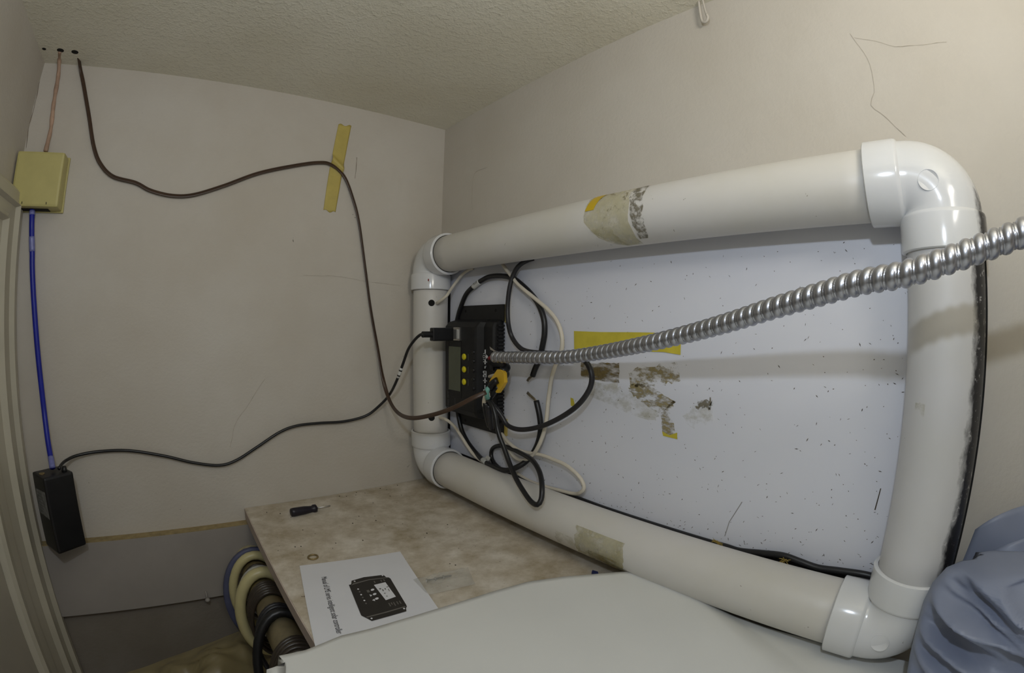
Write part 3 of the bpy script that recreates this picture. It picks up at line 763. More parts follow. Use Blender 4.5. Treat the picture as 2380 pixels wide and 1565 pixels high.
for z0, z1 in ((0.010, 0.066), (-0.372, -0.322)):
    fl = build('mounting_flange', box(0.966, 0.978, 1.195, 1.452, z0, z1, 0.002), M_BLACK_M, ctl)
    for y in (1.235, 1.412):
        zc = (z0 + z1) / 2 + (0.008 if z1 > 0 else -0.008)
        build('screw_hole', lathe((0.9655, y, zc), (1, 0, 0), [(0, 0), (0, 0.0055), (0.001, 0.0055)], 16, cap=False), M_HOLE, fl)
for i in range(26):   # heat sink fins seen as a serrated edge
    z = 0.0 - i * 0.0122
    build('fin', box(0.950, 0.976, 1.198, 1.206, z - 0.0075, z - 0.001), M_BLACK_M, ctl)
o = build('foam_pad', box(0.974, 0.9812, 1.186, 1.197, -0.372, -0.315), M_TAPE, ctl); o['label'] = 'yellow edge of foam tape below'
o = build('foam_pad', box(0.974, 0.9812, 1.186, 1.197, 0.006, 0.066), M_TAPE, ctl); o['label'] = 'yellow edge of foam tape above'
build('back_plate', box(0.972, 0.9812, 1.21, 1.45, -0.36, 0.05), M_BLACK_M, ctl)
scr = build('display', box(FX - 0.0018, FX + 0.001, 1.354, 1.428, -0.236, -0.080, 0.0006), M_LCD, ctl)
scr['label'] = 'grey green blank lcd display'
bez = build('bezel_line', join(box(FX - 0.0010, FX, 1.430, 1.433, -0.26, -0.06), box(FX - 0.0010, FX, 1.348, 1.350, -0.26, -0.06)), M_BLACK, ctl)
for z in (-0.1125, -0.156, -0.199):
    o = build('button', lathe((FX + 0.001, 1.330, z), (-1, 0, 0), [(0, 0.0), (0, 0.0108), (0.004, 0.0108), (0.0062, 0.0085), (0.0068, 0.0)], 24, cap=False), M_BTN, ctl, smooth=True)
    o['label'] = 'yellow round button'
    build('printed_line', box(FX - 0.0007, FX, 1.3055, 1.3075, z - 0.011, z + 0.011), M_DIM, ctl)
for k in range(6):
    z = -0.094 - k * 0.0305
    build('indicator', lathe((FX - 0.0005, 1.2745, z), (-1, -0.3, 0), [(0, 0.0068), (0.003, 0.0060), (0.0048, 0.0032), (0.005, 0.0)], 14, cap=False), M_BLACK, ctl, smooth=True)
YS = 1.2465
TX = 0.934
def sym(name, boxes, mat=M_WHITE):
    return build(name, join(*[box(TX - 0.0012, TX + 0.004, y0, y1, z0, z1) for y0, y1, z0, z1 in boxes]), mat, ctl)
def plus(y, z): return sym('plus_sign', [(y - 0.0082, y + 0.0082, z - 0.0014, z + 0.0014), (y - 0.0014, y + 0.0014, z - 0.0082, z + 0.0082)])
def minus(y, z): return sym('minus_sign', [(y - 0.0010, y + 0.0010, z - 0.0068, z + 0.0068)])
YS = 1.2475
TX = 0.9325
minus(YS, -0.0915); plus(YS, -0.1255); plus(YS, -0.1885); minus(YS, -0.2095)
# lamp symbol: ring with rays and a bulb
parts = []
for k in range(10):
    a = 2 * math.pi * k / 10
    y, z = YS + 0.0045 + 0.0105 * math.cos(a), -0.1080 + 0.0105 * math.sin(a)
    parts.append(box(TX - 0.0012, TX + 0.004, y - 0.0009, y + 0.0009, z - 0.0009, z + 0.0009))
ring = lathe((TX - 0.0010, YS + 0.0045, -0.1080), (-1, 0, 0), [(0, 0.0058), (0.0004, 0.0058), (0.0004, 0.0042), (0, 0.0042)], 20, cap=False)
bulb = lathe((TX - 0.0010, YS - 0.0095, -0.1080), (-1, 0, 0), [(-0.002, 0.0050), (0.0004, 0.0050), (0.0004, 0.0)], 16, cap=False)
build('lamp_symbol', join(ring, bulb, *parts), M_WHITE, ctl)
parts = []
for y0, y1, z0, z1 in ((1.2415, 1.2535, -0.1565, -0.1553), (1.2415, 1.2535, -0.1775, -0.1763), (1.2415, 1.2427, -0.1775, -0.1553), (1.2523, 1.2535, -0.1775, -0.1553), (1.2455, 1.2500, -0.1690, -0.1655)):
    parts.append(box(TX - 0.0012, TX + 0.004, y0, y1, z0, z1))
for z in (-0.1600, -0.1730):
    parts.append(lathe((TX - 0.0010, 1.2575, z), (-1, 0, 0), [(-0.002, 0.0034), (0.0004, 0.0034), (0.0004, 0.0)], 12, cap=False))
build('battery_symbol', join(*parts), M_WHITE, ctl)
sym('arrow_symbol', [(1.2468, 1.2486, -0.1475, -0.1390), (1.2420, 1.2486, -0.1402, -0.1390), (1.2450, 1.2468, -0.1440, -0.1425)])
parts = []
for k in range(4):
    y = 1.2385 + 0.0045 * k
    parts.append(box(TX - 0.0012, TX + 0.004, y, y + 0.0030, -0.2300, -0.2180))
build('panel_symbol', join(*parts), M_WHITE, ctl)
for k in range(6):
    z = -0.0915 - k * 0.0252
    t = build('terminal', box(0.9345, 0.946, 1.2065, 1.2285, z - 0.010, z + 0.010, 0.001), M_BLACK, ctl)
    build('terminal_screw', lathe((0.936, 1.2180, z), (-1, 0, 0), [(0, 0.006), (0.002, 0.006), (0.002, 0)], 14, cap=False), M_CABLE2, t)
port = build('usb_port', box(FX - 0.0060, FX + 0.002, 1.352, 1.392, -0.058, -0.012, 0.001), M_STEEL2, ctl); port['label'] = 'silver usb socket'
text_obj('printed_text', 'Solar Charge Controller', 0.0125, (FX - 0.0006, 1.432, -0.244), (0, 0, -1), (0, -1, 0), M_DIM, ctl).hide_render = False
text_obj('printed_text', '12V/24V', 0.010, (FX - 0.0006, 1.388, -0.262), (0, 0, -1), (0, -1, 0), M_DIM, ctl)

# ------------------------------------------------------------------ cables
def cable(name, path, r, mat, label, cat='cable', seg=12, shape=None, ref=None, group=None):
    t = root(name, label, cat, PATHS[path][0] if isinstance(path, str) else path[0], group)
    o = build('sheath', tube(PATHS[path] if isinstance(path, str) else path, r, 0.008, seg, shape=shape, ref=ref), mat, t, smooth=True)
    return t

usb = root('usb_cable', 'thin black usb cable running along the back wall into the controller', 'cable', (0.768, 1.37, -0.036))
build('sheath', tube(PATHS['cable_usb'], 0.0050, 0.008, 12), M_CABLE, usb, smooth=True)
q = slice_path(PATHS['cable_usb'], 0.868, 0.897)
lb = build('cable_label', sweep(q, 0.0058, 14), M_LABEL, usb, smooth=True); lb['label'] = 'white cable marker'
for t_, s_ in ((0.25, 0.4), (0.62, 0.7)):
    i = int(len(q) * t_); b_ = q[i]
    build('marker_print', sweep([b_, b_ + (q[i + 1] - q[i]) * 0.8], 0.0060, 14), M_INK, lb)
build('strain_relief', sweep([Vector((x, 1.370, -0.036)) for x in (0.764, 0.772, 0.790, 0.800)], lambda s, a, l: 0.0105, 16), M_BLACK, usb, smooth=False)
build('plug_body', box(0.798, 0.880, 1.358, 1.382, -0.0585, -0.0135, 0.004), M_BLACK, usb)
build('plug_shell', box(0.878, 0.9065, 1.3615, 1.3785, -0.0525, -0.0195, 0.0006), M_STEEL2, usb)

def flat(th, r):    # cross-section of a flat two-core cord: two round cores side by side
    c_, s_ = math.cos(th), math.sin(th)
    return (c_ * 0.0036, s_ * 0.0066 * (1 - 0.22 * math.exp(-(s_ / 0.35) ** 2) * 0)) if False else (c_ * 0.0040 * (0.72 + 0.28 * abs(s_)), s_ * 0.0072)
bc = root('brown_cord', 'flat brown two core cord swagged from ceiling hole to the controller', 'cord', PATHS['cord_brown'][0])
pp = catmull(PATHS['cord_brown'], 0.01)
build('sheath', sweep(pp, 1.0, 16, shape=flat, ref=Vector((0.25, 0.35, 0.9))), M_BROWN, bc, smooth=True)

lo = root('looped_black_cable', 'thick black cable looping over the controller top with white label', 'cable', PATHS['loop_upper'][0])
build('sheath', tube(PATHS['loop_upper'], 0.0088, 0.008, 14), M_CABLE, lo, smooth=True)
q = slice_path(PATHS['loop_upper'], 0.262, 0.318)
l1 = build('cable_label', sweep(q, 0.0096, 16), M_LABEL, lo, smooth=True); l1['label'] = 'white wrapped paper label'
i = len(q) // 2
mid = q[i]; tan = (q[min(len(q) - 1, i + 2)] - q[max(0, i - 2)]).normalized()
text_obj('label_text', 'PLUS', 0.011, tuple(mid + Vector((-0.0102, 0, 0)) - tan * 0.010), tuple(tan), tuple(Vector((1, 0, 0)).cross(tan) * (-1 if Vector((1, 0, 0)).cross(tan).z < 0 else 1)), M_INK, l1)
def strands(par, pts):
    for k in range(4):
        off = Vector((0.0006 * math.cos(k * 1.6), 0.0026 * math.cos(k * 1.9), 0.0022 * math.sin(k * 1.9)))
        q_ = [Vector(p) + off * (1 + 0.3 * j * math.sin(k)) for j, p in enumerate(pts)]
        build('bare_strand', tube([tuple(p) for p in q_], 0.0020, 0.006, 6), M_COPPER, par, smooth=True)
strands(lo, PATHS['strand_upper'])
ll = root('looped_black_cable', 'thick black cable looping below the controller with white flag label', 'cable', PATHS['loop_lower'][0])
build('sheath', tube(PATHS['loop_lower'], 0.0088, 0.008, 14), M_CABLE, ll, smooth=True)
q = slice_path(PATHS['loop_lower'], 0.345, 0.405)
l2 = build('cable_label', sweep(q, 0.0098, 16), M_LABEL, ll, smooth=True); l2['label'] = 'white paper flag label'
m_ = q[len(q) // 2]; t_ = (q[-1] - q[0]).normalized(); s_ = Vector((0.15, -0.62, 0.70)).normalized()
fl_ = [q[0] + s_ * 0.004, q[-1] + s_ * 0.004, q[-1] + s_ * 0.022, q[-1] - t_ * 0.006 + s_ * 0.029, q[0] + s_ * 0.030]
build('flag', ([V(*p) for p in fl_], [tuple(range(5))]), M_LABEL, l2)
p_ = (fl_[0] + fl_[2]) / 2 + Vector((-0.001, 0, 0))
build('label_text', ([V(*(p_ + t_ * a_ + s_ * b_)) for a_, b_ in ((-0.006, -0.0008), (0.006, -0.0008), (0.006, 0.0008), (-0.006, 0.0008))], [(0, 1, 2, 3)]), M_INK, l2)
strands(ll, PATHS['strand_lower'])
cable('hanging_grey_cable', 'cable_loop_b', 0.0074, M_CABLE2, 'dark grey cable looping behind the metal conduit to the yellow connector')
cable('trailing_black_cable', 'cable_loop_c', 0.0074, M_CABLE, 'black cable dangling over the lower pipe and running behind it')
cable('short_white_wire', 'wire_w1', 0.0056, M_WIREW, 'short white wire from upper hole in the left pipe', 'wire')
cable('long_white_wire', 'wire_w2', 0.0060, M_WIREW, 'long white wire hanging in a bow crossing behind the metal conduit', 'wire')
cable('looped_white_wire', 'wire_w3', 0.0055, M_WIREW, 'white wire looping out over the lower pipe below the controller', 'wire')
cable('low_white_wire', 'wire_w4', 0.0056, M_WIREW, 'thin white wire from lower hole in the left pipe', 'wire')

# yellow connector with its sleeves and tails
xt = root('yellow_connector', 'yellow plastic wire connector in front of the controller terminals', 'connector', (0.885, 1.11, -0.21))
hexa = [(1.112, -0.1365), (1.092, -0.1365), (1.080, -0.1450), (1.0765, -0.1730), (1.090, -0.190), (1.108, -0.2085), (1.117, -0.2085), (1.128, -0.198), (1.151, -0.179), (1.146, -0.170)]
build('housing', prism(hexa, 'x', 0.877, 0.890, 0.0012), M_XT, xt)
for nm, rr in (('heat_a', 0.0105), ('heat_b', 0.0105), ('heat_back_a', 0.012), ('heat_back_b', 0.010)):
    build('sleeve', tube(PATHS[nm], rr, 0.006, 14), M_CABLE, xt, smooth=True)
o = build('sleeve', tube(PATHS['mint_wire'], 0.0078, 0.005, 14), M_MINT, xt, smooth=True); o['label'] = 'mint green sleeve'
o = build('wire_end', tube(PATHS['white_stub'], 0.0052, 0.005, 12), M_WIREW, xt, smooth=True); o['label'] = 'white wire end'
o = build('wire_end', tube(PATHS['white_short'] if 'white_short' in PATHS else PATHS['white_wire_short'], 0.0072, 0.005, 12), M_WIREW, xt, smooth=True); o['label'] = 'white wire end'
build('taped_tail', tube(PATHS['bundle_left'], lambda s, a, l: 0.0105 - 0.006 * s * s, 0.006, 14), M_CABLE, xt, smooth=True)
b2 = [(p[0] + 0.004, p[1] - 0.010, p[2] - 0.005) for p in PATHS['bundle_left']]
build('taped_tail', tube(b2, lambda s, a, l: 0.012 - 0.004 * s, 0.006, 14), M_CABLE2, xt, smooth=True)

# flexible metal conduit
cd = root('metal_conduit', 'flexible ribbed galvanised steel conduit stretching from the controller to the right', 'conduit', PATHS['conduit'][0])
def ribs(s, th, l):
    p = (l / 0.0192 + th / (2 * math.pi)) % 1.0
    big = math.sqrt(max(0.0, math.sin(math.pi * min(p / 0.74, 1.0)))) if p < 0.74 else 0.0
    small = 0.45 * math.sin(math.pi * (p - 0.76) / 0.22) if 0.76 < p < 0.98 else 0.0
    return 0.0136 + 0.0042 * max(big, small)
build('ribbed_tube', sweep(catmull(PATHS['conduit'], 0.00105), ribs, 28, caps=True), M_STEEL, cd, smooth=True)
c0 = Vector(PATHS['conduit'][0]); d0 = (Vector(PATHS['conduit'][1]) - c0).normalized()
build('cut_end', lathe(c0 - d0 * 0.003, d0, [(0, 0.0155), (0.0, 0.0125), (0.01, 0.0125)], 24, cap=False), M_STEEL2, cd)
fl3 = [c0 + Vector((0.002, 0.006, 0.014)), c0 + Vector((0.003, 0.030, 0.030)), c0 + Vector((0.003, 0.026, 0.021)), c0 + Vector((0.002, -0.012, 0.018)), c0 + Vector((0.002, -0.020, 0.010))]
solid(build('metal_burr', ([V(*p) for p in fl3], [tuple(range(5))]), M_STEEL2, cd), 0.001)
cable('red_wire', 'red_wire', 0.0056, M_RED, 'short red wire entering the conduit end', 'wire')

# ------------------------------------------------------------------ left side: junction box, blue cable, power supply, old wire
jb = root('junction_box', 'small beige square junction box in the upper left corner', 'junction box', (-0.48, YB, 0.335))
build('cover', box(-0.560, -0.402, 1.572, 1.640, 0.338, 0.506, 0.008), M_BOX, jb)
build('back_plate', box(-0.562, -0.398, 1.636, 1.6462, 0.334, 0.510, 0.003), M_BOX, jb)
for x in (-0.52, -0.44):
    build('seam', box(x - 0.001, x + 0.001, 1.5712, 1.5725, 0.345, 0.352), M_HOLE, jb)
build('outlet_slot', box(-0.545, -0.44, 1.600, 1.635, 0.3365, 0.3385), M_HOLE, jb)

ow = root('painted_wire', 'old painted over wire from the ceiling down to the beige box', 'wire', PATHS['old_wire'][0])
build('wire', tube(PATHS['old_wire'], lambda s, a, l: 0.0068 + 0.0012 * math.sin(l * 90) * math.sin(a * 2 + l * 30), 0.006, 10), M_OLD, ow, smooth=True)
for x, y in ((-0.492, 1.552), (-0.443, 1.556), (-0.548, 1.55)):
    r_ = 0.012 if x > -0.54 else 0.007
    hole = build('ceiling_hole', lathe((x, y, ZT - 0.0010), (0, 0, 1), [(0, 0), (0, r_), (0.0009, r_)], 14, cap=False), M_HOLE)
    hole['kind'] = 'structure'

bl = root('blue_cable', 'blue network cable hanging from the beige box to the black power brick', 'cable', PATHS['cable_blue'][-1])
build('sheath', tube(PATHS['cable_blue'], 0.0088, 0.01, 14), M_BLUE, bl, smooth=True)
n_ = catmull(PATHS['cable_blue'], 0.006)
def zrange(z0, z1): return [p for p in n_ if z0 <= p.z <= z1]
for z0, z1 in ((0.205, 0.258), (0.318, 0.336), (-0.415, -0.385)):
    q = zrange(z0, z1)
    if len(q) > 2:
        o = build('tape_wrap', sweep(q, 0.0100, 14), M_TAPE_CLEAR, bl, smooth=True); o['label'] = 'clear tape wrapped round the cable'

ps = root('power_brick', 'black power brick hanging at the left under the blue cable', 'power supply', (-0.425, 1.55, -0.655))
A_, B_, C_ = Vector((-0.4952, 1.550)), Vector((-0.4366, 1.470)), Vector((-0.3556, 1.529))
D_ = A_ + C_ - B_
build('case', prism([(A_.x, A_.y), (B_.x, B_.y), (C_.x, C_.y), (D_.x, D_.y)], 'z', -0.655, -0.424, 0.007), M_BLACK, ps)
nrm = Vector(((B_ - A_).y, -(B_ - A_).x)).normalized()
if nrm.dot(-A_) < 0: nrm = -nrm
e_ = (B_ - A_)
P1, P2 = A_ + e_ * 0.14 + nrm * 0.0008, A_ + e_ * 0.93 + nrm * 0.0008
o = build('rating_label', ([V(P1.x, P1.y, -0.470), V(P2.x, P2.y, -0.466), V(P2.x, P2.y, -0.548), V(P1.x, P1.y, -0.545)], [(0, 1, 2, 3)]), M_LABEL_D, ps)
o['label'] = 'worn grey rating label'
for k in range(7):
    z = -0.478 - k * 0.0092
    pa, pb = A_ + e_ * 0.22 + nrm * 0.0012, A_ + e_ * (0.55 + 0.3 * R.random()) + nrm * 0.0012
    build('printed_line', ([V(pa.x, pa.y, z), V(pb.x, pb.y, z), V(pb.x, pb.y, z - 0.0022), V(pa.x, pa.y, z - 0.0022)], [(0, 1, 2, 3)]), M_DIM, o)
ctr = (A_ + B_ + C_ + D_) / 4
build('socket', lathe((ctr.x - 0.028, ctr.y - 0.02, -0.4245), (0, 0, 1), [(0, 0.009), (0.003, 0.009), (0.003, 0.005), (0.0, 0.005)], 18, cap=False), M_BRASS, ps)
build('cable_boot', lathe((-0.385, 1.535, -0.428), (0.05, 0.2, 1), [(0, 0.010), (0.012, 0.008), (0.02, 0.006)], 14), M_BLACK, ps, smooth=True)

# masking tape over the cord on the back wall
tp = [(0.525, 0.747), (0.552, 0.752), (0.576, 0.749), (0.570, 0.640), (0.560, 0.560), (0.552, 0.480), (0.541, 0.404), (0.530, 0.399), (0.520, 0.405), (0.508, 0.401), (0.494, 0.408), (0.503, 0.500), (0.512, 0.600), (0.518, 0.680)]
L_, R_ = [(0.525, 0.747), (0.519, 0.690), (0.513, 0.630), (0.509, 0.590), (0.506, 0.560), (0.501, 0.500), (0.494, 0.406)], [(0.577, 0.750), (0.571, 0.690), (0.565, 0.630), (0.560, 0.585), (0.557, 0.560), (0.551, 0.490), (0.541, 0.402)]
def tape_f(u, v):
    k = v * (len(L_) - 1); i = min(int(k), len(L_) - 2); t = k - i
    a = Vector(L_[i]).lerp(Vector(L_[i + 1]), t); b = Vector(R_[i]).lerp(Vector(R_[i + 1]), t)
    p = a.lerp(b, u)
    zc = 0.604 - (p.x - 0.509) * 0.75
    bump_ = 0.0165 * math.exp(-((p.y - zc) / 0.016) ** 2)
    return (p.x + 0.0, YB - 0.0015 - bump_, p.y + (0.004 * math.sin(u * 9) if v in (0.0, 1.0) else 0))
o = solid(build('masking_tape', grid(9, 61, tape_f), M_TAPE, smooth=True), 0.0006)
tag(o, 'strip of masking tape holding the brown cord to the back wall', 'tape')

# small pipe hook hanging at the ceiling edge, small hook under the cleat
hk = root('ceiling_hook', 'thin painted wire hook hanging at the top of the right wall', 'hook', (0.975, 0.44, ZT))
build('wire', tube([(0.985, 0.445, 0.832), (0.984, 0.446, 0.800), (0.983, 0.445, 0.772), (0.981, 0.440, 0.760), (0.979, 0.430, 0.758), (0.977, 0.424, 0.766), (0.977, 0.426, 0.778)], 0.0036, 0.003, 10), M_WALL_R, hk, smooth=True)
build('tail', tube([(0.977, 0.424, 0.766), (0.977, 0.428, 0.790), (0.978, 0.431, 0.831)], 0.0026, 0.004, 10), M_WALL_R, hk, smooth=True)
h2 = root('cup_hook', 'tiny painted cup hook at the cleat bottom edge', 'hook', (-0.005, 1.606, -0.945))
build('shank', tube([(-0.004, 1.608, -0.912), (-0.004, 1.600, -0.922), (-0.004, 1.600, -0.936)], 0.0035, 0.003, 8), M_CLEAT, h2, smooth=True)
build('knob', lathe((-0.004, 1.600, -0.935), (0, 0, -1), [(0, 0.003), (0.004, 0.008), (0.009, 0.0095), (0.014, 0.007), (0.016, 0)], 16, cap=False), M_CLEAT, h2, smooth=True)

# ------------------------------------------------------------------ on the shelf
ZS = -0.6355
sd = root('screwdriver', 'small screwdriver with black handle lying on the shelf', 'screwdriver', (0.36, 1.51, ZS))
a_, b_ = Vector((0.3215, 1.502, ZS + 0.0155)), Vector((0.467, 1.527, ZS + 0.006))
ax_ = (b_ - a_).normalized()
def handle_prof():
    vs2, fs2 = lathe(a_, ax_, [(0, 0.009), (0.002, 0.0135), (0.012, 0.0148), (0.050, 0.0142), (0.070, 0.0120), (0.080, 0.0110), (0.084, 0.0145), (0.094, 0.0145), (0.098, 0.008)], 24)
    return vs2, fs2
build('handle', handle_prof(), M_DRIVER, sd, smooth=True)
build('shaft', lathe(a_ + ax_ * 0.096, ax_, [(0, 0.0028), (0.046, 0.0024), (0.052, 0.0030), (0.056, 0.0012)], 10), M_STEEL2, sd, smooth=True)
o = build('metal_ring', tube([(0.3022 + 0.0135 * math.cos(2 * math.pi * k / 24), 1.1915 + 0.0135 * math.sin(2 * math.pi * k / 24), ZS + 0.0020) for k in range(25)], 0.0026, 0.003, 8), M_BRASS, smooth=True)
vs2, fs2 = [], []
tag(o, 'small dull brass ring lying beside the printed manual', 'ring')

man = root('printed_manual', 'white printed manual page lying on the shelf under the sheet', 'paper', (0.38, 0.95, ZS))
TL, TR_, BL = Vector((0.254, 1.159)), Vector((0.531, 1.108)), Vector((0.183, 0.815))
ux, uy = (TR_ - TL), (BL - TL)
def mp(u, v, lift=0.0):
    p = TL + ux * u + uy * v
    return (p.x, p.y, ZS + 0.0016 + lift + 0.004 * math.exp(-((u - 1) / 0.12) ** 2) * v)
build('page', grid(12, 12, lambda u, v: mp(u, v * 1.16)), M_PAPER, man, smooth=True)
X3, Y3 = Vector((uy.x, uy.y, 0)).normalized(), Vector((ux.x, ux.y, 0)).normalized()
text_obj('title_text', 'Manual of LMS series intelligent solar controller', 0.0205, mp(0.198, 0.22), tuple(X3), tuple(Y3), M_INK, man, 0.0010, stretch=0.63)
def dq(name, pts, mat, parent=man, lift=0.001):
    return build(name, ([V(*mp(u, v, lift)) for u, v in pts], [tuple(range(len(pts)))]), mat, parent)
# the printed drawing of a controller, in coordinates of the drawing itself (s across, t down the page)
O_, SX, TY = Vector((0.345, 1.023)), Vector((0.438, 1.006)) - Vector((0.345, 1.023)), Vector((0.312, 0.851)) - Vector((0.345, 1.023))
def pic(name, pts, mat, lift, parent=man):
    out = []
    for s, t in pts:
        p = O_ + SX * s + TY * t
        out.append(V(p.x, p.y, ZS + 0.0020 + lift))
    return build(name, (out, [tuple(range(len(out)))]), mat, parent)
dr = pic('printed_picture', [(-0.06, 0.10), (0.0, 0.10), (0.05, 0.0), (0.4, -0.045), (0.93, -0.02), (0.97, 0.06), (1.03, 0.08), (1.06, 0.12), (1.07, 0.86), (1.06, 0.90), (1.02, 0.93), (0.99, 1.0), (0.12, 1.06), (0.06, 1.0), (0.0, 0.95), (-0.06, 0.9)], M_INK, 0.0008)
dr['label'] = 'printed black and white picture of a controller'
pic('printed_detail', [(0.0, 0.135), (0.06, 0.085), (0.5, 0.045), (1.0, 0.075), (1.0, 0.095), (0.5, 0.068), (0.06, 0.12)], M_INK2, 0.0014, dr)
pic('printed_detail', [(0.03, 0.955), (0.5, 0.925), (1.03, 0.885), (1.03, 0.905), (0.5, 0.95), (0.05, 0.975)], M_INK2, 0.0014, dr)
pic('printed_detail', [(0.56, 0.22), (0.88, 0.20), (0.94, 0.62), (0.66, 0.66)], M_PAPER, 0.0014, dr)
for s, t, w, h in ((0.64, 0.34, 0.05, 0.03), (0.70, 0.38, 0.03, 0.05), (0.77, 0.36, 0.03, 0.04), (0.84, 0.33, 0.05, 0.02), (0.85, 0.39, 0.02, 0.07), (0.70, 0.48, 0.04, 0.02), (0.72, 0.56, 0.03, 0.02)):
    pic('printed_detail', [(s, t), (s + w, t), (s + w, t + h), (s, t + h)], M_INK2, 0.0019, dr)
def oval(cs, ct, rs, rt, mat=M_PAPER, n=12, rot=0.5):
    P_ = []
    for k in range(n):
        a = 2 * math.pi * k / n
        x_, y_ = rs * math.cos(a), rt * math.sin(a)
        P_.append((cs + x_ * math.cos(rot) + y_ * math.sin(rot), ct - x_ * math.sin(rot) * 0.5 + y_ * math.cos(rot)))
    return pic('printed_detail', P_, mat, 0.0014, dr)
for t in (0.34, 0.46, 0.58): oval(0.47, t, 0.055, 0.026)
for k in range(6): oval(0.125 + 0.008 * k, 0.26 + 0.078 * k, 0.024, 0.018, M_INK2 if k % 2 else M_PAPER, 8, 0)
pic('printed_detail', [(0.31, 0.33), (0.38, 0.325), (0.385, 0.39), (0.32, 0.395)], M_INK2, 0.0014, dr)
pic('printed_detail', [(0.34, 0.445), (0.40, 0.475), (0.345, 0.51)], M_PAPER, 0.0014, dr)
pic('printed_detail', [(0.34, 0.60), (0.41, 0.575), (0.405, 0.635)], M_PAPER, 0.0014, dr)
for s, t in ((0.12, 0.035), (0.90, 0.0), (0.97, 0.955 - 0.02), (0.14, 1.01)): oval(s, t, 0.024, 0.018, M_PAPER, 10, 0)
for s in (0.60, 0.78, 0.86): pic('printed_detail', [(s, 0.115), (s + 0.025, 0.11), (s + 0.03, 0.17), (s + 0.005, 0.175)], M_INK2, 0.0014, dr)
for s, h in ((0.68, 0.08), (0.74, 0.05), (0.80, 0.09), (0.88, 0.07), (0.95, 0.07)): pic('printed_detail', [(s, 0.74), (s + 0.025, 0.735), (s + 0.03, 0.74 + h), (s + 0.005, 0.745 + h)], M_INK2, 0.0014, dr)

# little clear bag with screws
cb = root('clear_parts_bag', 'small crumpled clear plastic bag beside the manual', 'bag', (0.56, 0.90, ZS))
def cbf(u, v):
    p = Vector((0.485, 0.950)).lerp(Vector((0.635, 0.925)), u).lerp(Vector((0.478, 0.868)).lerp(Vector((0.600, 0.845)), u), v)
    h = noise.noise(Vector((u * 4.5, v * 3.2, 3.3))) * 0.5 + 0.5
    e = math.sin(math.pi * min(1, max(0, u))) ** 0.4 * math.sin(math.pi * v) ** 0.4
    crease = abs(noise.noise(Vector((u * 6 + v * 3, v * 2, 8.1))))
    return (p.x, p.y, ZS + 0.0030 + (0.020 * h + 0.018 * crease) * e)
build('film', grid(28, 20, cbf), M_CLEAR, cb)
for k in range(3):
    x_, y_ = 0.507 + 0.022 * k, 0.922 - 0.004 * k
    build('screw', lathe((x_, y_, ZS + 0.0065), (1, -0.25, 0.02), [(0, 0.0052), (0.003, 0.0052), (0.0032, 0.0028), (0.022, 0.0022), (0.024, 0.0)], 10, cap=False), M_STEEL2, cb, smooth=True)
o = build('blue_scrap', prism([(0.866, 0.700), (0.856, 0.694), (0.850, 0.684), (0.852, 0.672), (0.862, 0.676), (0.870, 0.684)], 'z', ZS + 0.0005, ZS + 0.008, 0.001), M_NAVY)
tag(o, 'tiny dark blue plastic scrap at the edge of the white sheet', 'scrap')

# the big white sheet in the foreground
ed = [Vector(p) for p in PATHS['sheet_edge']]
def resample(P_, n):
    L = [0.0]
    for i in range(1, len(P_)): L.append(L[-1] + (P_[i] - P_[i - 1]).length)
    out = []
    for k in range(n):
        s = L[-1] * k / (n - 1); i = 0
        while i < len(L) - 2 and L[i + 1] < s: i += 1
        t = (s - L[i]) / max(1e-9, L[i + 1] - L[i])
        out.append(P_[i].lerp(P_[i + 1], min(1, t)))
    return out
ed = [ed[0]] + [ed[1]] + [ed[2]] + resample(ed[2:], 110)[1:]
nE, nV = len(ed), 34
def sheet_f(i, v):
    e = ed[i]; s = i / (nE - 1)
    f = Vector((-0.34 + 1.20 * s, -0.55 + 0.0 * s, 0))
    k = v ** 1.35
    x, y = e.x + (f.x - e.x) * k, e.y + (f.y - e.y) * k
    d = math.hypot(x - e.x, y - e.y)
    flat_z = -0.6285 if x > 0.19 else -0.6285 + 0.010
    z = e.z + (flat_z - e.z) * (1 - math.exp(-d / 0.22))
    z += 0.004 * math.sin(x * 7 + 1) * math.sin(y * 6) * min(1, d * 5)
    z += 0.010 * math.exp(-((x - 0.62) / 0.16) ** 2) * math.exp(-((y - 0.30) / 0.25) ** 2)
    return (x, y, max(z, -0.6315) if x > 0.15 else z)
vv = [V(*sheet_f(i, j / (nV - 1))) for j in range(nV) for i in range(nE)]
ff = [(j * nE + i, j * nE + i + 1, (j + 1) * nE + i + 1, (j + 1) * nE + i) for j in range(nV - 1) for i in range(nE - 1)]
o = solid(build('white_sheet', (vv, ff), M_SHEET, smooth=True), 0.0022)
tag(o, 'large smooth white plastic sheet lying over the shelf in the foreground', 'sheet')

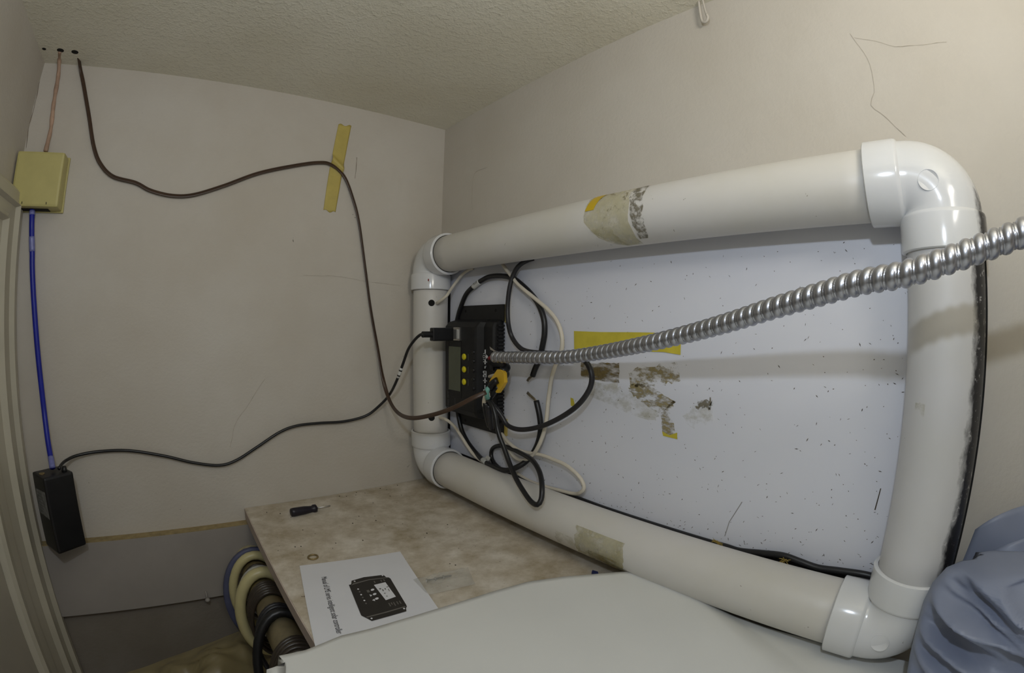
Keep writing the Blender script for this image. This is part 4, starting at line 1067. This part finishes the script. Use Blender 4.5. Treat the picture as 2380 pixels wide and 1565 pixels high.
# bluish plastic bag at the right
bag = root('plastic_bag', 'crumpled bluish plastic bag at the lower right beside the pipe', 'bag', (0.80, -0.4, -0.62))
prof_b = [(-0.622, -0.082), (-0.57, -0.066), (-0.525, -0.058), (-0.48, -0.054), (-0.43, -0.052), (-0.395, -0.058), (-0.365, -0.074), (-0.350, -0.096), (-0.340, -0.130), (-0.333, -0.175), (-0.328, -0.23), (-0.322, -0.30)]
def prof_y(z):
    for (z0, y0), (z1, y1) in zip(prof_b, prof_b[1:]):
        if z <= z1: return y0 + (y1 - y0) * (z - z0) / (z1 - z0)
    return prof_b[-1][1]
NA, NZ = 260, 120
vb, fb = [], []
for j in range(NZ):
    t = j / (NZ - 1)
    z = -0.622 + 0.30 * t
    yl = prof_y(z)
    cy = -0.50; ry = yl - cy; rx = 0.155 * (1 - 0.35 * t ** 3)
    cx = 0.815
    for k in range(NA):
        a = 2 * math.pi * k / NA
        ca, sa = math.cos(a), math.sin(a)
        # folds fan out from the pinched tip at the left and sag towards the right
        far = 1 - sa
        s_ = t * 2.0 + far * 0.55
        w = noise.noise(Vector((ca * 1.4, sa * 1.6, t * 2.2)) * 1.5 + Vector((4, 2, 7)))
        r1 = 1 - abs(noise.noise(Vector((far * 0.9, s_ * 2.3, 1.7)))) * 2.6
        r2 = 1 - abs(noise.noise(Vector((far * 1.6 + 3, s_ * 4.6, 5.7)))) * 2.6
        r3 = 1 - abs(noise.noise(Vector((far * 3.0 + 9, s_ * 9.0 + far * 2, 2.7)))) * 2.6
        amp = 0.020 * w + 0.052 * (r1 - 0.45) + 0.026 * (r2 - 0.45) + 0.008 * (r3 - 0.45)
        side = 1.0 if ca < 0 else 0.35
        damp = 1 - math.exp(-(far / 0.05))
        x = cx + rx * (abs(ca) ** 0.75) * math.copysign(1, ca) - amp * side * damp * (1 if ca < 0 else -1)
        y = cy + ry * sa + amp * 0.10 * damp
        zz = z + 0.010 * noise.noise(Vector((ca * 3, sa * 3, t * 5))) * damp * (1 if j else 0)
        xmax = 0.825 if y > -0.12 else 0.985
        x = min(x, xmax)
        vb.append(V(x, y, max(zz, -0.628)))
for j in range(NZ - 1):
    for k in range(NA):
        fb.append((j * NA + k, j * NA + (k + 1) % NA, (j + 1) * NA + (k + 1) % NA, (j + 1) * NA + k))
fb.append(tuple(range(NA))); fb.append(tuple((NZ - 1) * NA + k for k in range(NA)))
build('film', (vb, fb), M_BAG, bag, smooth=True)
def flap(u, v):   # the loose double flap that stands up behind the bag by the wall
    y = -0.108 - 0.42 * u
    top = -0.335 + 0.062 * (1 - math.exp(-u / 0.16)) + 0.02 * u
    z = -0.42 + (top + 0.42) * v + 0.004 * math.sin(u * 22) * v
    return (0.935 - 0.028 * v * math.sin(u * 11 + v * 2) * min(1, u * 6) - 0.05 * (1 - v) * u, y - 0.012 * v * (1 - u), z)
solid(build('flap', grid(40, 12, flap), M_BAG, bag, smooth=True), 0.001)
def flap2(u, v):
    x, y, z = flap(u, v)
    return (x - 0.030 - 0.02 * math.sin(u * 8), y + 0.004 - 0.03 * v, z - 0.030 * v)
solid(build('flap', grid(40, 12, flap2), M_BAG, bag, smooth=True), 0.001)

# ------------------------------------------------------------------ rod with coils under the shelf
rod = root('closet_rod', 'worn cylindrical closet rod below the shelf edge', 'rod', (0.176, 0.4, -0.868))
build('tube', lathe((0.176, -1.2, -0.82), (0, 1, 0), [(0, 0.048), (2.805, 0.048)], 40), M_ROD, rod, smooth=True)
build('end_cup', lathe((0.176, YB - 0.060, -0.82), (0, 1, 0), [(0, 0.049), (0.0, 0.056), (0.022, 0.058), (0.0235, 0.058)], 32, cap=False), M_ROD, rod, smooth=True)
def coil(name, label, cat, y, tube_r, rx, rz, mat, turns=1, dy=0.0, tilt=0.0, group=None, wob=0.0, seed=0, band=None):
    zt = -0.82 + 0.048 + tube_r + 0.001
    rr = random.Random(seed)
    t = root(name, label, cat, (0.176, y, zt - 2 * rz), group)
    for k in range(turns):
        yy = y - dy * k; s = 1 + 0.03 * rr.uniform(-1, 1) * (turns > 1)
        pts = []
        for i in range(36):
            a = 2 * math.pi * i / 36
            px_ = 0.176 + rx * s * math.sin(a)
            pz_ = zt - rz * s + rz * s * math.cos(a) + (0.0 if turns == 1 else wob * rr.random() * 0.3)
            pts.append(Vector((px_, yy + tilt * (1 - math.cos(a)) + wob * math.sin(a * 2 + k), pz_)))
        shp = None
        if band: shp = (lambda th, r, b=band: (math.copysign(abs(math.cos(th)) ** 0.35, math.cos(th)) * b[0], math.copysign(abs(math.sin(th)) ** 0.35, math.sin(th)) * b[1]))
        build('turn' if turns > 1 else 'ring', sweep(pts, tube_r, 12, closed=True, caps=False, shape=shp, ref=Vector((0, 1, 0))), mat, t, smooth=True)
    return t
coil('blue_hoop', 'slate blue flat hoop hung farthest back on the rod', 'hoop', 1.540, 0.016, 0.108, 0.172, M_R_BLUE, band=(0.016, 0.010))
coil('cream_hose', 'thick cream hose loop hung next to the blue hoop', 'hose', 1.512, 0.0155, 0.088, 0.140, M_R_CREAM)
coil('dark_cord_coil', 'thin dark cord loops between the cream and white loops', 'cord', 1.462, 0.005, 0.060, 0.100, M_R_BROWN, 2, 0.013)
coil('white_cord_loop', 'flat white cord loop hung between two cream hoses', 'cord', 1.425, 0.010, 0.078, 0.125, M_R_WHITE, band=(0.008, 0.012))
coil('cream_hose', 'glossy cream hose loop hung in front of the white cord', 'hose', 1.382, 0.0185, 0.088, 0.150, M_R_CREAM)
coil('dark_cord_coil', 'coil of brown black cords hung in front of the cream hose', 'cord', 1.338, 0.0062, 0.066, 0.110, M_R_BROWN, 6, 0.0125, seed=3, wob=0.002)
coil('dark_cord_coil', 'pair of grey cord loops hung mid rod', 'cord', 1.205, 0.0062, 0.074, 0.12, M_CABLE2, 2, 0.013, seed=4, tilt=-0.02)
coil('heavy_black_cable_loop', 'heavy black cable loop hanging low from the rod', 'cable', 1.150, 0.0135, 0.098, 0.190, M_CABLE, tilt=-0.05)
coil('dark_cord_coil', 'wide coil of dark cords hung nearest along the rod', 'cord', 1.035, 0.0060, 0.074, 0.120, M_R_BROWN, 8, 0.0145, seed=5, wob=0.003, tilt=-0.01)
coil('white_cord_loop', 'thin white cord loop slung round the nearest coil', 'cord', 0.915, 0.0040, 0.088, 0.130, M_R_WHITE, tilt=-0.03)
coil('dark_cord_coil', 'black cord coil on the rod right under the white sheet', 'cord', 0.895, 0.0070, 0.076, 0.120, M_CABLE, 5, 0.016, seed=8, wob=0.003)

# yellowed film hanging below the rod
def film_f(u, v):
    a = Vector((0.150, 1.530, -1.035)).lerp(Vector((-0.33, 1.42, -1.06)), u)
    w = noise.noise(Vector((u * 5, v * 3, 2.2))) * 0.07 + (0.5 - abs(noise.noise(Vector((u * 4 + v * 2, v * 12, 4))))) * 0.09
    return (a.x + 0.05 * v * math.sin(u * 8), a.y - 0.75 * v + 0.05 * w, a.z - 0.55 * v ** 1.4 + w * min(1, v * 6))
fb_ = root('plastic_film', 'yellowed crumpled plastic film hanging in the dark below the shelf', 'film', (-0.05, 1.1, -1.6))
build('film', grid(70, 70, film_f), M_CLEAR_D, fb_, smooth=True)

# straw bits caught on the cable behind the lower pipe
for (x, y, z) in ((0.955, 0.408, -0.487), (0.955, 0.245, -0.487)):
    q = []
    for k in range(7):
        d = Vector((R.uniform(-0.3, 0.3), R.uniform(-1, 1), R.uniform(-0.7, 0.5))) * 0.018
        q.append(tube([(x - d.x, y - d.y, z - d.z), (x, y, z + 0.001 * k), (x + d.x, y + d.y, z + d.z)], 0.0009, 0.006, 5))
    o = build('straw', join(*q), M_STRAW, kind='stuff')
    tag(o, 'wisp of dry straw on the cable, %s' % ('middle of the lower pipe' if y > 0.3 else 'nearer the lower right elbow'), 'straw')
